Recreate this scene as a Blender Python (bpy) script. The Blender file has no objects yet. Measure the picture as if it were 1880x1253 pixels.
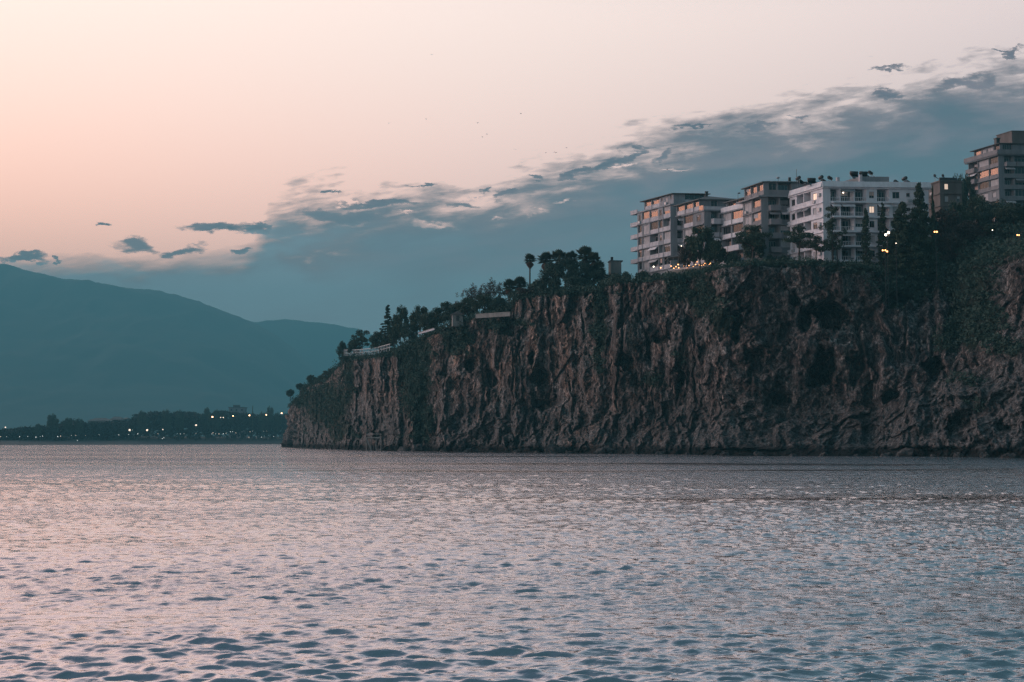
import bpy, math, random
import numpy as np
from mathutils import Vector, Matrix
from mathutils.bvhtree import BVHTree
random.seed(7); RNG = np.random.default_rng(11)
R = math.radians
scene = bpy.context.scene
COL = scene.collection

# ------------------------------------------------------------------ camera
F = 1880 * 50 / 36.0
PITCH = math.atan(184.5 / F)
CAMZ = 2.5
cd = bpy.data.cameras.new('camera'); cam = bpy.data.objects.new('camera', cd); COL.objects.link(cam)
cd.lens = 50; cd.sensor_width = 36; cd.clip_start = 0.1; cd.clip_end = 30000
cam.location = (0, 0, CAMZ); cam.rotation_euler = (R(90) + PITCH, 0, 0)
scene.camera = cam

def at(px, py, Y):
    """world point at depth Y seen at photo pixel (px, py)"""
    a = (px - 940) / F; b = (626.5 - py) / F
    dy = math.cos(PITCH) - b * math.sin(PITCH); dz = math.sin(PITCH) + b * math.cos(PITCH)
    k = Y / dy
    return Vector((a * k, Y, CAMZ + dz * k))
def uv_of(px, py):
    p = at(px, py, 1.0); return p.x, p.z - CAMZ
def zof(py, Y): return at(940, py, Y).z
def sep_px(x, y, z):
    """photo pixel of a world point (numpy ok)"""
    dz = z - CAMZ
    cy = y * math.cos(PITCH) + dz * math.sin(PITCH); cz = -y * math.sin(PITCH) + dz * math.cos(PITCH)
    return 940 + F * x / cy, 626.5 - F * cz / cy

# ------------------------------------------------------------------ view
scene.view_settings.view_transform = 'Standard'; scene.view_settings.look = 'None'
scene.view_settings.exposure = 0.0; scene.view_settings.gamma = 1.0
scene.cycles.max_bounces = 6; scene.cycles.volume_bounces = 0
scene.cycles.use_denoising = True; scene.cycles.denoising_prefilter = 'NONE'

# ------------------------------------------------------------------ world
GLOW_AZ = R(-58)
w = bpy.data.worlds.new('World'); scene.world = w; w.use_nodes = True
class NT:
    def __init__(s, tree): s.t = tree; s.n = tree.nodes; s.l = tree.links
    def new(s, kind, **kw):
        n = s.n.new(kind)
        for k, v in kw.items(): setattr(n, k, v)
        return n
    def put(s, sock, v):
        if isinstance(v, bpy.types.NodeSocket): s.l.new(v, sock)
        elif v is not None: sock.default_value = v
    def m(s, op, a, b=None, c=None, clamp=False):
        n = s.new('ShaderNodeMath', operation=op); n.use_clamp = clamp
        s.put(n.inputs[0], a); s.put(n.inputs[1], b)
        if c is not None: s.put(n.inputs[2], c)
        return n.outputs[0]
    def mr(s, v, a, b, c=0.0, d=1.0, smooth=True):
        n = s.new('ShaderNodeMapRange'); n.interpolation_type = 'SMOOTHSTEP' if smooth else 'LINEAR'
        s.put(n.inputs[0], v); 
        for i, q in enumerate((a, b, c, d)): s.put(n.inputs[i + 1], q)
        return n.outputs[0]
    def mix(s, f, a, b, blend='MIX'):
        n = s.new('ShaderNodeMix', data_type='RGBA', blend_type=blend)
        s.put(n.inputs[0], f)
        s.put(n.inputs[6], (*a, 1) if isinstance(a, tuple) and len(a) == 3 else a)
        s.put(n.inputs[7], (*b, 1) if isinstance(b, tuple) and len(b) == 3 else b)
        return n.outputs[2]
    def vec(s, x, y, z=0.0):
        n = s.new('ShaderNodeCombineXYZ')
        for i, q in enumerate((x, y, z)): s.put(n.inputs[i], q)
        return n.outputs[0]
    def noise(s, v, scale, detail=6, rough=.55, dist=0.0):
        n = s.new('ShaderNodeTexNoise'); s.put(n.inputs['Vector'], v)
        n.inputs['Scale'].default_value = scale; n.inputs['Detail'].default_value = detail
        n.inputs['Roughness'].default_value = rough; n.inputs['Distortion'].default_value = dist
        return n.outputs['Fac']
    def ramp(s, f, pts, interp='LINEAR'):
        n = s.new('ShaderNodeValToRGB'); s.put(n.inputs[0], f); cr = n.color_ramp; cr.interpolation = interp
        while len(cr.elements) < len(pts): cr.elements.new(0.5)
        for e, (p, c) in zip(cr.elements, pts): e.position = p; e.color = (*c, 1)
        return n.outputs[0]
    def mapping(s, v, scale=(1, 1, 1), rot=(0, 0, 0), loc=(0, 0, 0), kind='POINT'):
        n = s.new('ShaderNodeMapping', vector_type=kind); s.put(n.inputs[0], v)
        n.inputs['Location'].default_value = loc; n.inputs['Rotation'].default_value = rot; n.inputs['Scale'].default_value = scale
        return n.outputs[0]

def build_world():
    t = w.node_tree; t.nodes.clear(); n = NT(t)
    tc = n.new('ShaderNodeTexCoord'); d = tc.outputs['Generated']
    sp = n.new('ShaderNodeSeparateXYZ'); n.put(sp.inputs[0], d); X, Y, Z = sp.outputs
    yy = n.m('MAXIMUM', Y, 0.12)
    u = n.m('DIVIDE', X, yy); v = n.m('DIVIDE', Z, yy)
    # ---- clear sky: depends on the angle to the afterglow and on elevation
    dp = n.new('ShaderNodeVectorMath', operation='DOT_PRODUCT'); n.put(dp.inputs[0], d)
    dp.inputs[1].default_value = (math.sin(GLOW_AZ), math.cos(GLOW_AZ), 0.0)
    g = n.m('MULTIPLY_ADD', dp.outputs['Value'], 0.5, 0.5)
    low = n.ramp(g, SKY_LOW); high = n.ramp(g, SKY_HIGH)
    el = n.mr(Z, 0.11, 0.30)
    sky = n.mix(el, low, high)
    mid = n.ramp(g, [(0, (.04, .12, .15)), (.45, (.12, .24, .30)), (.58, (.34, .52, .64)), (.68, (.72, .80, .92)), (.78, (1.45, 1.20, 1.22)), (.90, (2.3, 1.62, 1.48)), (1, (2.2, 1.6, 1.4))])
    sky = n.mix(n.mr(Z, .28, .40), sky, mid)
    zen = n.mr(Z, 0.38, n.mr(g, .60, .80, .80, .98))
    sky = n.mix(zen, sky, n.ramp(g, [(0, (.03, .10, .13)), (.5, (.07, .14, .19)), (.7, (.11, .17, .25)), (.85, (.21, .24, .32)), (1, (.6, .52, .56))]))
    # ---- cloud bank: density from height under a rising edge, torn by noise
    uvv = n.vec(u, n.m('MULTIPLY', v, 2.4))
    rot = n.mapping(uvv, rot=(0, 0, R(-22)))
    nA = n.noise(n.mapping(rot, scale=(.9, 1.35, 1)), 12.5, 8, .58, .3)
    nB = n.noise(n.mapping(rot, scale=(.8, 1.6, 1)), 50, 6, .58, .3)
    nC = n.noise(n.mapping(rot, scale=(1, 1.7, 1)), 4.0, 6, .5, .4)
    U0, U1 = -0.5, 0.8
    fc = n.new('ShaderNodeFloatCurve'); n.put(fc.inputs['Value'], n.mr(u, U0, U1, smooth=False))
    pts = [(-400, 500), (0, 487), (200, 482), (440, 475), (474, 455), (495, 428), (560, 424), (650, 412), (760, 398), (900, 382), (1010, 358), (1100, 345),
           (1170, 318), (1230, 300), (1290, 272), (1400, 246), (1500, 232), (1620, 210), (1750, 184), (1880, 165), (2100, 90), (2700, -100)]
    cv = fc.mapping.curves[0]
    P = []
    for px, py in pts:
        a, b = uv_of(px, py); P.append(((a - U0) / (U1 - U0), b / 0.5))
    while len(cv.points) < len(P): cv.points.new(0.5, 0.5)
    for q, (a, b) in zip(cv.points, P): q.location = (a, b); q.handle_type = 'VECTOR'
    fc.mapping.use_clip = False; fc.mapping.update()
    vb = n.m('ADD', n.m('MULTIPLY', fc.outputs[0], 0.5), n.mr(u, uv_of(440, 0)[0], uv_of(560, 0)[0], 0.0, 0.015))
    under = n.m('SUBTRACT', vb, v)
    torn = n.mr(u, uv_of(430, 0)[0], uv_of(560, 0)[0], 0.55, 1.4)
    nAc = n.m('SUBTRACT', nA, .5); nBc = n.m('SUBTRACT', nB, .5)
    ns = n.m('ADD', n.m('MULTIPLY', nAc, 9.0), n.m('MULTIPLY', nBc, 4.5))
    bank = n.m('MULTIPLY_ADD', under, n.mr(u, uv_of(430, 0)[0], uv_of(560, 0)[0], 1 / .0055, 1 / .0085), n.m('MULTIPLY', ns, torn))
    # puffs and gaps (px, py, rx, ry, tilt)
    wz = n.new('ShaderNodeTexNoise'); n.put(wz.inputs['Vector'], uvv); wz.inputs['Scale'].default_value = 26; wz.inputs['Detail'].default_value = 6; wz.inputs['Roughness'].default_value = .65
    sv = n.new('ShaderNodeVectorMath', operation='SUBTRACT'); n.put(sv.inputs[0], wz.outputs['Color']); sv.inputs[1].default_value = (.5, .5, .5)
    mv = n.new('ShaderNodeVectorMath', operation='MULTIPLY'); n.put(mv.inputs[0], sv.outputs[0]); mv.inputs[1].default_value = (.060, .030, 0)
    av = n.new('ShaderNodeVectorMath', operation='ADD'); n.put(av.inputs[0], n.vec(u, v)); n.put(av.inputs[1], mv.outputs[0]); warped = av.outputs[0]
    def blobs(lst):
        out = None
        for px, py, rx, ry, tl in lst:
            a, b = uv_of(px, py)
            m = n.mapping(warped, loc=(a, b, 0), rot=(0, 0, R(tl)), scale=(rx / F, ry / F, 1), kind='TEXTURE')
            gr = n.new('ShaderNodeTexGradient', gradient_type='SPHERICAL'); n.put(gr.inputs[0], m)
            out = gr.outputs['Fac'] if out is None else n.m('MAXIMUM', out, gr.outputs['Fac'])
        return out
    puffs = blobs([(245, 455, 95, 34, -4), (325, 464, 62, 24, 8), (392, 418, 82, 18, 4), (470, 420, 52, 15, 0), (40, 474, 88, 14, -4), (112, 479, 20, 8, 0),
                   (640, 400, 190, 30, 2), (700, 376, 150, 16, 6), (850, 372, 70, 18, 0), (930, 356, 55, 16, 10), (980, 327, 34, 10, 0), (1120, 302, 120, 22, 22), (1160, 285, 50, 16, 35),
                   (1060, 318, 60, 14, 15), (1225, 292, 60, 24, 20), (1390, 232, 90, 16, 12), (1480, 214, 60, 12, 5), (1620, 175, 70, 14, 8), (1770, 158, 150, 26, 8),
                   (1855, 94, 44, 7, 5), (1640, 127, 75, 8, 6), (185, 416, 28, 7, -8), (607, 356, 26, 8, 15), (890, 351, 40, 7, 5), (785, 334, 60, 5, 0), (1270, 232, 60, 6, 10),
                   (440, 462, 45, 11, 5), (20, 180, 1, 1, 0)])
    dp2 = n.m('MULTIPLY_ADD', puffs, 11.5, -5.6)
    dp2 = n.m('ADD', dp2, n.m('MULTIPLY', ns, 1.6))
    dens = n.m('MAXIMUM', bank, dp2)
    holes = blobs([(810, 418, 110, 22, 3), (990, 394, 60, 18, 5), (1240, 312, 80, 12, 12), (745, 396, 60, 8, 0), (1030, 372, 60, 7, 10), (640, 372, 60, 8, 5),
                   (1150, 306, 60, 9, 18), (1500, 280, 1, 1, 0), (900, 400, 50, 12, 5), (860, 356, 60, 8, 8)])
    dens = n.m('SUBTRACT', dens, n.m('MAXIMUM', 0.0, n.m('MULTIPLY_ADD', holes, 8.0, n.m('MULTIPLY_ADD', ns, 1.5, -4.2))))
    mask = n.m('POWER', n.mr(dens, -1.3, 2.4), .55)
    mask = n.m('MULTIPLY', mask, n.mr(Y, .15, .45))
    body = n.mr(n.m('ADD', under, n.m('MULTIPLY', nAc, .16)), 0.0, n.mr(u, -.2, -.05, .02, .095))
    stk = n.noise(n.mapping(rot, scale=(.7, 2.3, 1)), 12, 7, .58, .3)
    edge = n.mix(n.mr(n.m('ADD', n.m('MULTIPLY', nA, .65), n.m('MULTIPLY', stk, .35)), .62, .40), CLOUD_TOP, CLOUD_TOP2)
    edge = n.mix(n.mr(dens, 0.5, 5.0), CLOUD_RIM, edge)
    deep = n.mix(n.mr(u, -.15, .3), CLOUD_L, CLOUD_R)
    deep = n.mix(n.m('MULTIPLY', n.mr(stk, .44, .76), .38), deep, CLOUD_TOP2)
    deep = n.mix(n.m('MULTIPLY', n.mr(nC, .50, .28), .30), deep, CLOUD_TOP)
    cc = n.mix(body, edge, deep)
    # thin parts let the clear sky through (soft rims)
    col = n.mix(mask, sky, cc)
    # below the horizon (hidden by sea and land): dim teal
    col = n.mix(n.mr(Z, -.02, 0.0), (.05, .08, .10), col)
    bg = n.new('ShaderNodeBackground'); n.put(bg.inputs[0], col); bg.inputs[1].default_value = 1.0
    st = n.new('ShaderNodeTexSky', sky_type='NISHITA'); st.sun_disc = False
    st.sun_elevation = R(2); st.sun_rotation = GLOW_AZ
    bg2 = n.new('ShaderNodeBackground'); n.put(bg2.inputs[0], st.outputs[0]); bg2.inputs[1].default_value = 0.02
    ad = n.new('ShaderNodeAddShader'); n.l.new(bg.outputs[0], ad.inputs[0]); n.l.new(bg2.outputs[0], ad.inputs[1])
    out = n.new('ShaderNodeOutputWorld'); n.l.new(ad.outputs[0], out.inputs[0])
SKY_LOW = [(0, (.03, .10, .13)), (.35, (.07, .16, .20)), (.50, (.40, .50, .56)), (.60, (1.35, 1.02, .98)), (.77, (2.5, 1.5, 1.25)), (.89, (3.4, 1.75, 1.25)), (1, (4.4, 1.9, 1.1))]
SKY_HIGH = [(0, (.03, .10, .13)), (.35, (.07, .16, .20)), (.48, (.50, .55, .60)), (.60, (1.52, 1.18, 1.12)), (.765, (1.92, 1.48, 1.31)), (.89, (2.25, 1.67, 1.42)), (1, (2.3, 1.6, 1.35))]
CLOUD_TOP = (.15, .11, .165); CLOUD_TOP2 = (.36, .26, .32); CLOUD_RIM = (.40, .28, .31); CLOUD_L = (.42, .50, .60); CLOUD_R = (.13, .175, .23)
build_world()

# afterglow: a very soft, weak, warm sun low on the left
sd = bpy.data.lights.new('sun', 'SUN'); so = bpy.data.objects.new('sun', sd); COL.objects.link(so)
sd.energy = 1.7; sd.angle = R(20); sd.color = (1.0, .80, .84)
so.rotation_euler = Vector((math.sin(R(-80)), math.cos(R(-80)), .16)).to_track_quat('Z', 'Y').to_euler()

# ------------------------------------------------------------------ helpers
def tag(o, label=None, cat=None, group=None, kind=None):
    if label: o['label'] = label
    if cat: o['category'] = cat
    if group: o['group'] = group
    if kind: o['kind'] = kind
    return o
def empty(name, loc=(0, 0, 0)):
    o = bpy.data.objects.new(name, None); o.location = loc; o.empty_display_size = .1; COL.objects.link(o); return o
def mesh_obj(name, V, Fc, mat, parent=None, smooth=False):
    me = bpy.data.meshes.new(name)
    V = np.asarray(V, dtype=np.float32); 
    if isinstance(Fc, np.ndarray):
        nf, k = Fc.shape
        me.vertices.add(len(V)); me.vertices.foreach_set('co', V.ravel())
        me.loops.add(nf * k); me.loops.foreach_set('vertex_index', Fc.astype(np.int32).ravel())
        me.polygons.add(nf); me.polygons.foreach_set('loop_start', np.arange(0, nf * k, k, dtype=np.int32))
        try: me.polygons.foreach_set('loop_total', np.full(nf, k, dtype=np.int32))
        except Exception: pass
        me.update(calc_edges=True); me.validate()
    else:
        me.from_pydata(V.tolist(), [], Fc); me.update()
    if smooth: me.shade_smooth()
    else: me.shade_flat()
    if mat: me.materials.append(mat)
    o = bpy.data.objects.new(name, me); COL.objects.link(o)
    if parent: o.parent = parent
    return o
def copy_tree(o, parent=None):
    c = o.copy(); COL.objects.link(c); c.parent = parent
    for ch in list(o.children): copy_tree(ch, c)
    return c

_perm = RNG.permutation(1024).astype(np.int64)
_grad = RNG.normal(size=(1024, 3)); _grad /= np.linalg.norm(_grad, axis=1)[:, None]
def pn(x, y, z=0.0, seed=0):
    x = np.asarray(x, float); y = np.asarray(y, float) + np.zeros_like(x); z = np.asarray(z, float) + np.zeros_like(x)
    xi = np.floor(x); yi = np.floor(y); zi = np.floor(z)
    xf, yf, zf = x - xi, y - yi, z - zi
    xi = xi.astype(np.int64) + seed * 131; yi = yi.astype(np.int64); zi = zi.astype(np.int64)
    fx, fy, fz = [q * q * q * (q * (q * 6 - 15) + 10) for q in (xf, yf, zf)]
    def cor(i, j, k):
        h = _perm[(_perm[(_perm[(xi + i) & 1023] + yi + j) & 1023] + zi + k) & 1023]
        gg = _grad[h]; return gg[..., 0] * (xf - i) + gg[..., 1] * (yf - j) + gg[..., 2] * (zf - k)
    def L(a, b, t): return a + (b - a) * t
    return 1.6 * L(L(L(cor(0,0,0), cor(1,0,0), fx), L(cor(0,1,0), cor(1,1,0), fx), fy), L(L(cor(0,0,1), cor(1,0,1), fx), L(cor(0,1,1), cor(1,1,1), fx), fy), fz)
def fbm(x, y, z=0.0, oct=4, seed=0, gain=.5):
    s = 0; a = 1.0
    for i in range(oct):
        s = s + a * pn(x * 2**i, y * 2**i, z * 2**i, seed + i * 7); a *= gain
    return s
def ridged(x, y, z=0.0, oct=4, seed=0, gain=.55, lac=2.1):
    s = 0; a = 1.0; f = 1.0; n = 0
    for i in range(oct):
        r = 1 - np.abs(pn(x * f, y * f, z, seed + i * 5)) * 1.9; s = s + a * np.clip(r, 0, 1) ** 2; n += a; a *= gain; f *= lac
    return s / n
def vor(x, y, seed=0):
    """cellular noise: per-cell random height and tilt (flat fractured facets), plus distance to the nearest point"""
    xi = np.floor(x).astype(np.int64); yi = np.floor(y).astype(np.int64); best = np.full(x.shape, 1e9); val = np.zeros(x.shape)
    for i in (-1, 0, 1):
        for j in (-1, 0, 1):
            h = _perm[(_perm[(xi + i + seed * 57) & 1023] + yi + j) & 1023]; g = _grad[h]; g2 = _grad[(h + 311) & 1023]
            dx = x - (xi + i + .5 + .42 * g[..., 0]); dy = y - (yi + j + .5 + .42 * g[..., 1]); d = dx * dx + dy * dy
            v = .8 * g2[..., 2] + 1.1 * (g2[..., 0] * dx + g2[..., 1] * dy); val = np.where(d < best, v, val); best = np.minimum(d, best)
    return val
def ss(x, a, b):
    t = np.clip((x - a) / (b - a), 0, 1); return t * t * (3 - 2 * t)

class MB:
    def __init__(s): s.v = []; s.f = []
    def box(s, O, a, b, c):
        O = Vector(O); a = Vector(a); b = Vector(b); c = Vector(c); k = len(s.v)
        s.v += [O, O + a, O + a + b, O + b, O + c, O + a + c, O + a + b + c, O + b + c]
        s.f += [(k, k+3, k+2, k+1), (k+4, k+5, k+6, k+7), (k, k+1, k+5, k+4), (k+1, k+2, k+6, k+5), (k+2, k+3, k+7, k+6), (k+3, k, k+4, k+7)]
        return s
    def cube(s, cx, cy, z0, sx, sy, sz): return s.box((cx - sx/2, cy - sy/2, z0), (sx, 0, 0), (0, sy, 0), (0, 0, sz))
    def poly(s, pts, faces):
        k = len(s.v); s.v += [Vector(p) for p in pts]; s.f += [tuple(i + k for i in f) for f in faces]; return s
    def tube(s, pts, rad, n=6, cap=True):
        pts = [Vector(p) for p in pts]; k = len(s.v)
        rad = rad if isinstance(rad, (list, tuple)) else [rad] * len(pts)
        for i, p in enumerate(pts):
            d = (pts[min(i+1, len(pts)-1)] - pts[max(i-1, 0)]); d = d.normalized() if d.length > 1e-9 else Vector((0, 0, 1))
            a = d.orthogonal().normalized(); b = d.cross(a)
            for j in range(n):
                t = 2 * math.pi * j / n; s.v.append(p + (a * math.cos(t) + b * math.sin(t)) * rad[i])
        for i in range(len(pts) - 1):
            for j in range(n):
                s.f.append((k + i*n + j, k + i*n + (j+1) % n, k + (i+1)*n + (j+1) % n, k + (i+1)*n + j))
        if cap: s.f.append(tuple(k + j for j in range(n))[::-1]); s.f.append(tuple(k + (len(pts)-1)*n + j for j in range(n)))
        return s
    def ball(s, c, r, n=8, sz=1.0):
        c = Vector(c); k = len(s.v); m = n // 2
        s.v.append(c + Vector((0, 0, r * sz)))
        for i in range(1, m):
            th = math.pi * i / m
            for j in range(n):
                ph = 2 * math.pi * j / n
                s.v.append(c + Vector((r*math.sin(th)*math.cos(ph), r*math.sin(th)*math.sin(ph), r*sz*math.cos(th))))
        s.v.append(c - Vector((0, 0, r * sz))); last = len(s.v) - 1
        for j in range(n):
            s.f.append((k, k+1+j, k+1+(j+1) % n)); s.f.append((last, last-n+(j+1) % n, last-n+j))
        for i in range(m - 2):
            for j in range(n):
                a = k+1+i*n; s.f.append((a+j, a+n+j, a+n+(j+1) % n, a+(j+1) % n))
        return s
    def build(s, name, mat, parent=None, origin=None, smooth=False):
        if not s.f: return None
        if origin is None: V = [tuple(p) for p in s.v]
        else: o = Vector(origin); V = [tuple(p - o) for p in s.v]
        return mesh_obj(name, V, s.f, mat, parent, smooth)

# ------------------------------------------------------------------ materials
def newmat(name):
    m = bpy.data.materials.new(name); m.use_nodes = True; t = m.node_tree; t.nodes.clear(); n = NT(t)
    out = n.new('ShaderNodeOutputMaterial'); b = n.new('ShaderNodeBsdfPrincipled'); n.l.new(b.outputs[0], out.inputs[0])
    return m, n, b
def bump(n, b, h, strength, dist):
    bp = n.new('ShaderNodeBump'); bp.inputs['Strength'].default_value = strength; bp.inputs['Distance'].default_value = dist
    n.put(bp.inputs['Height'], h); n.l.new(bp.outputs[0], b.inputs['Normal']); return bp
def simple(name, c, c2=None, scale=1.5, rough=.8, metallic=0, streak=False, spec=.5):
    m, n, b = newmat(name); tc = n.new('ShaderNodeTexCoord').outputs['Object']
    c2 = c2 or tuple(q * .65 for q in c)
    v = n.mapping(tc, scale=(1, 1, .25)) if streak else tc
    f = n.noise(v, scale, 6, .65); f = n.mr(f, .35, .68)
    n.put(b.inputs['Base Color'], n.mix(f, c, c2)); b.inputs['Roughness'].default_value = rough; b.inputs['Metallic'].default_value = metallic
    b.inputs['Specular IOR Level'].default_value = spec
    return m
M = {}
M['wall_grey'] = simple('wall_grey', (.35, .365, .40), (.23, .245, .27), .6, .85, streak=True)
M['wall_white'] = simple('wall_white', (.78, .77, .82), (.62, .62, .67), .6, .85, streak=True)
M['wall_beige'] = simple('wall_beige', (.30, .31, .33), (.21, .22, .24), .6, .85, streak=True)
M['wall_brown'] = simple('wall_brown', (.18, .155, .15), (.12, .105, .10), .6, .85, streak=True)
M['wall_taupe'] = simple('wall_taupe', (.26, .27, .295), (.175, .185, .205), .6, .85, streak=True)
M['core'] = simple('core_render', (.17, .18, .19), (.12, .13, .14), .8, .9)
M['parapet'] = simple('parapet_paint', (.58, .57, .61), (.42, .42, .46), 1.0, .8, streak=True)
M['parapet_white'] = simple('parapet_white', (.80, .79, .83), (.64, .64, .68), 1.0, .8, streak=True)
M['parapet_taupe'] = simple('parapet_taupe', (.27, .26, .275), (.20, .195, .21), 1.0, .8, streak=True)
M['frame'] = simple('frame_paint', (.35, .35, .36), (.28, .28, .29), 2, .5)
M['frame_dark'] = simple('frame_dark', (.06, .055, .055), (.04, .04, .04), 2, .5)
M['roof'] = simple('roof_tiles', (.10, .085, .08), (.06, .055, .055), 2.0, .8)
M['roof_grey'] = simple('roof_grey', (.12, .13, .135), (.08, .09, .095), 2.0, .7)
M['metal_dark'] = simple('metal_dark', (.05, .05, .055), (.03, .03, .03), 3, .5)
M['metal_light'] = simple('metal_light', (.5, .5, .52), (.4, .4, .42), 3, .4, .3)
M['concrete'] = simple('concrete', (.28, .28, .27), (.18, .185, .18), 1.2, .9, streak=True)
M['white_paint'] = simple('white_paint', (.75, .75, .76), (.6, .6, .62), 1.0, .7)
M['curtain'] = simple('curtain', (.55, .53, .55), (.40, .39, .41), 3.0, .9, streak=True)
M['blind'] = simple('blind', (.62, .42, .36), (.50, .36, .32), 1.0, .6)
M['bark'] = simple('bark', (.075, .055, .045), (.04, .03, .027), 4, .9, streak=True)
def glass(name, base, metal, rough=.04):
    m, n, b = newmat(name); tc = n.new('ShaderNodeTexCoord').outputs['Object']
    n.put(b.inputs['Base Color'], base + (1,)); b.inputs['Metallic'].default_value = metal; b.inputs['Roughness'].default_value = rough
    b.inputs['IOR'].default_value = 1.7
    bump(n, b, n.noise(tc, .8, 2), .10, .05); return m
M['glass'] = glass('window_glass', (.02, .025, .03), 0.0)
M['glass_bright'] = glass('window_glass_coated', (.44, .355, .33), 1.0)
M['glass_mid'] = glass('window_glass_tinted', (.11, .11, .12), 1.0)
def emit(name, c, s):
    m, n, b = newmat(name); n.put(b.inputs['Base Color'], c + (1,)); n.put(b.inputs['Emission Color'], c + (1,)); b.inputs['Emission Strength'].default_value = s; m.cycles.emission_sampling = 'NONE'; return m
M['lit'] = emit('lit_room', (1.0, .72, .55), .75)
M['bulb_warm'] = emit('bulb_warm', (1.0, .42, .15), 6.0)
M['bulb_white'] = emit('bulb_white', (1.0, .80, .62), 6.0)
M['bulb_far'] = emit('bulb_far', (1.0, .78, .60), 1.8)
M['bulb_far_orange'] = emit('bulb_far_orange', (1.0, .55, .28), 9.0)
M['bulb_far_dim'] = emit('bulb_far_dim', (.85, .9, .85), 2.2)
def leafmat(name, c, c2, sc=.35):
    m, n, b = newmat(name); g = n.new('ShaderNodeNewGeometry')
    f = n.noise(g.outputs['Position'], sc, 4, .6); f = n.mr(f, .35, .65)
    f2 = n.noise(g.outputs['Position'], 5.0, 2, .6)
    c0 = n.mix(f, c, c2); c0 = n.mix(n.mr(f2, .35, .75), c0, tuple(q * 1.9 for q in c))
    n.put(b.inputs['Base Color'], c0); b.inputs['Roughness'].default_value = .75; b.inputs['Specular IOR Level'].default_value = .25
    return m
M['leaf'] = leafmat('foliage_green', (.036, .054, .036), (.062, .078, .050))
M['leaf_teal'] = leafmat('foliage_cool', (.032, .058, .046), (.056, .086, .066))
M['leaf_brown'] = leafmat('foliage_brown', (.060, .042, .035), (.040, .040, .028))
M['leaf_far'] = leafmat('foliage_far', (.010, .013, .012), (.014, .018, .016), .02)
M['palm_skirt'] = leafmat('dead_fronds', (.11, .060, .045), (.075, .045, .035), 1.5)

def rock_material():
    m, n, b = newmat('rock'); tc = n.new('ShaderNodeTexCoord').outputs['Object']
    at_ = n.new('ShaderNodeAttribute', attribute_name='veg'); veg = at_.outputs['Fac']
    ro = n.new('ShaderNodeAttribute', attribute_name='warm').outputs['Fac']
    st = n.mapping(tc, scale=(1, 1, .16))
    a = n.noise(st, .30, 8, .62, .5); a2 = n.noise(st, .95, 8, .68, .3)
    c = n.noise(tc, .22, 6, .6); f = n.noise(tc, 1.7, 8, .72)
    col = n.ramp(a2, [(.30, (.014, .014, .016)), (.45, (.045, .042, .043)), (.56, (.14, .122, .118)), (.68, (.42, .37, .35))])
    warm = n.ramp(a2, [(.30, (.022, .017, .016)), (.48, (.090, .060, .047)), (.66, (.46, .31, .235))])
    col = n.mix(n.m('MULTIPLY', ro, n.mr(a, .36, .60)), col, warm)
    grey = n.ramp(f, [(.30, (.022, .024, .026)), (.46, (.095, .098, .10)), (.62, (.40, .40, .40))])
    col = n.mix(n.m('MULTIPLY', n.mr(c, .45, .62), .65), col, grey)
    big = n.noise(n.mapping(tc, scale=(1, 1, .45)), .075, 5, .62, .6)
    col = n.mix(n.mr(big, .33, .54), n.mix(.55, col, (.020, .021, .023)), col)
    sk = n.noise(n.mapping(tc, scale=(1, 1, .5)), 2.2, 8, .85)
    col = n.mix(1.0, col, n.ramp(sk, [(.38, (.42, .42, .42)), (.5, (1.5, 1.48, 1.45)), (.62, (4.4, 4.1, 3.95))]), 'MULTIPLY')
    tg = n.new('ShaderNodeAttribute', attribute_name='rubble').outputs['Fac']
    col = n.mix(n.m('MULTIPLY', tg, .8), col, grey)
    # dark vertical water stains
    s2 = n.noise(n.mapping(tc, scale=(1, 1, .07)), .42, 5, .6)
    col = n.mix(n.m('MULTIPLY', n.mr(s2, .50, .66), .60), col, (.028, .026, .028))
    # pale lime crust spots
    sp_ = n.noise(tc, 3.1, 4, .8); col = n.mix(n.m('MULTIPLY', n.mr(sp_, .60, .74), .55), col, (.34, .31, .30))
    green = n.mix(n.noise(tc, 1.3, 5, .7), (.020, .034, .026), (.050, .062, .046))
    vf = n.mr(n.m('ADD', veg, n.m('MULTIPLY', n.m('SUBTRACT', n.noise(tc, .5, 7, .7), .5), 1.3)), .42, .62)
    col = n.mix(vf, col, green)
    # wave-washed dark band
    sp = n.new('ShaderNodeSeparateXYZ'); g = n.new('ShaderNodeNewGeometry'); n.put(sp.inputs[0], g.outputs['Position'])
    wz = n.m('ADD', sp.outputs[2], n.m('MULTIPLY', n.m('SUBTRACT', n.noise(tc, .4, 4), .5), 2.2))
    col = n.mix(n.mr(wz, .9, 2.3), (.020, .021, .022), col)
    n.put(b.inputs['Base Color'], col); b.inputs['Roughness'].default_value = .9; b.inputs['Specular IOR Level'].default_value = .2
    h = n.m('ADD', n.m('MULTIPLY', f, .5), n.m('ADD', a2, n.m('MULTIPLY', n.noise(tc, 4.5, 5, .7), .22)))
    bump(n, b, h, 1.0, 1.7)
    return m
M['rock'] = rock_material()

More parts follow.
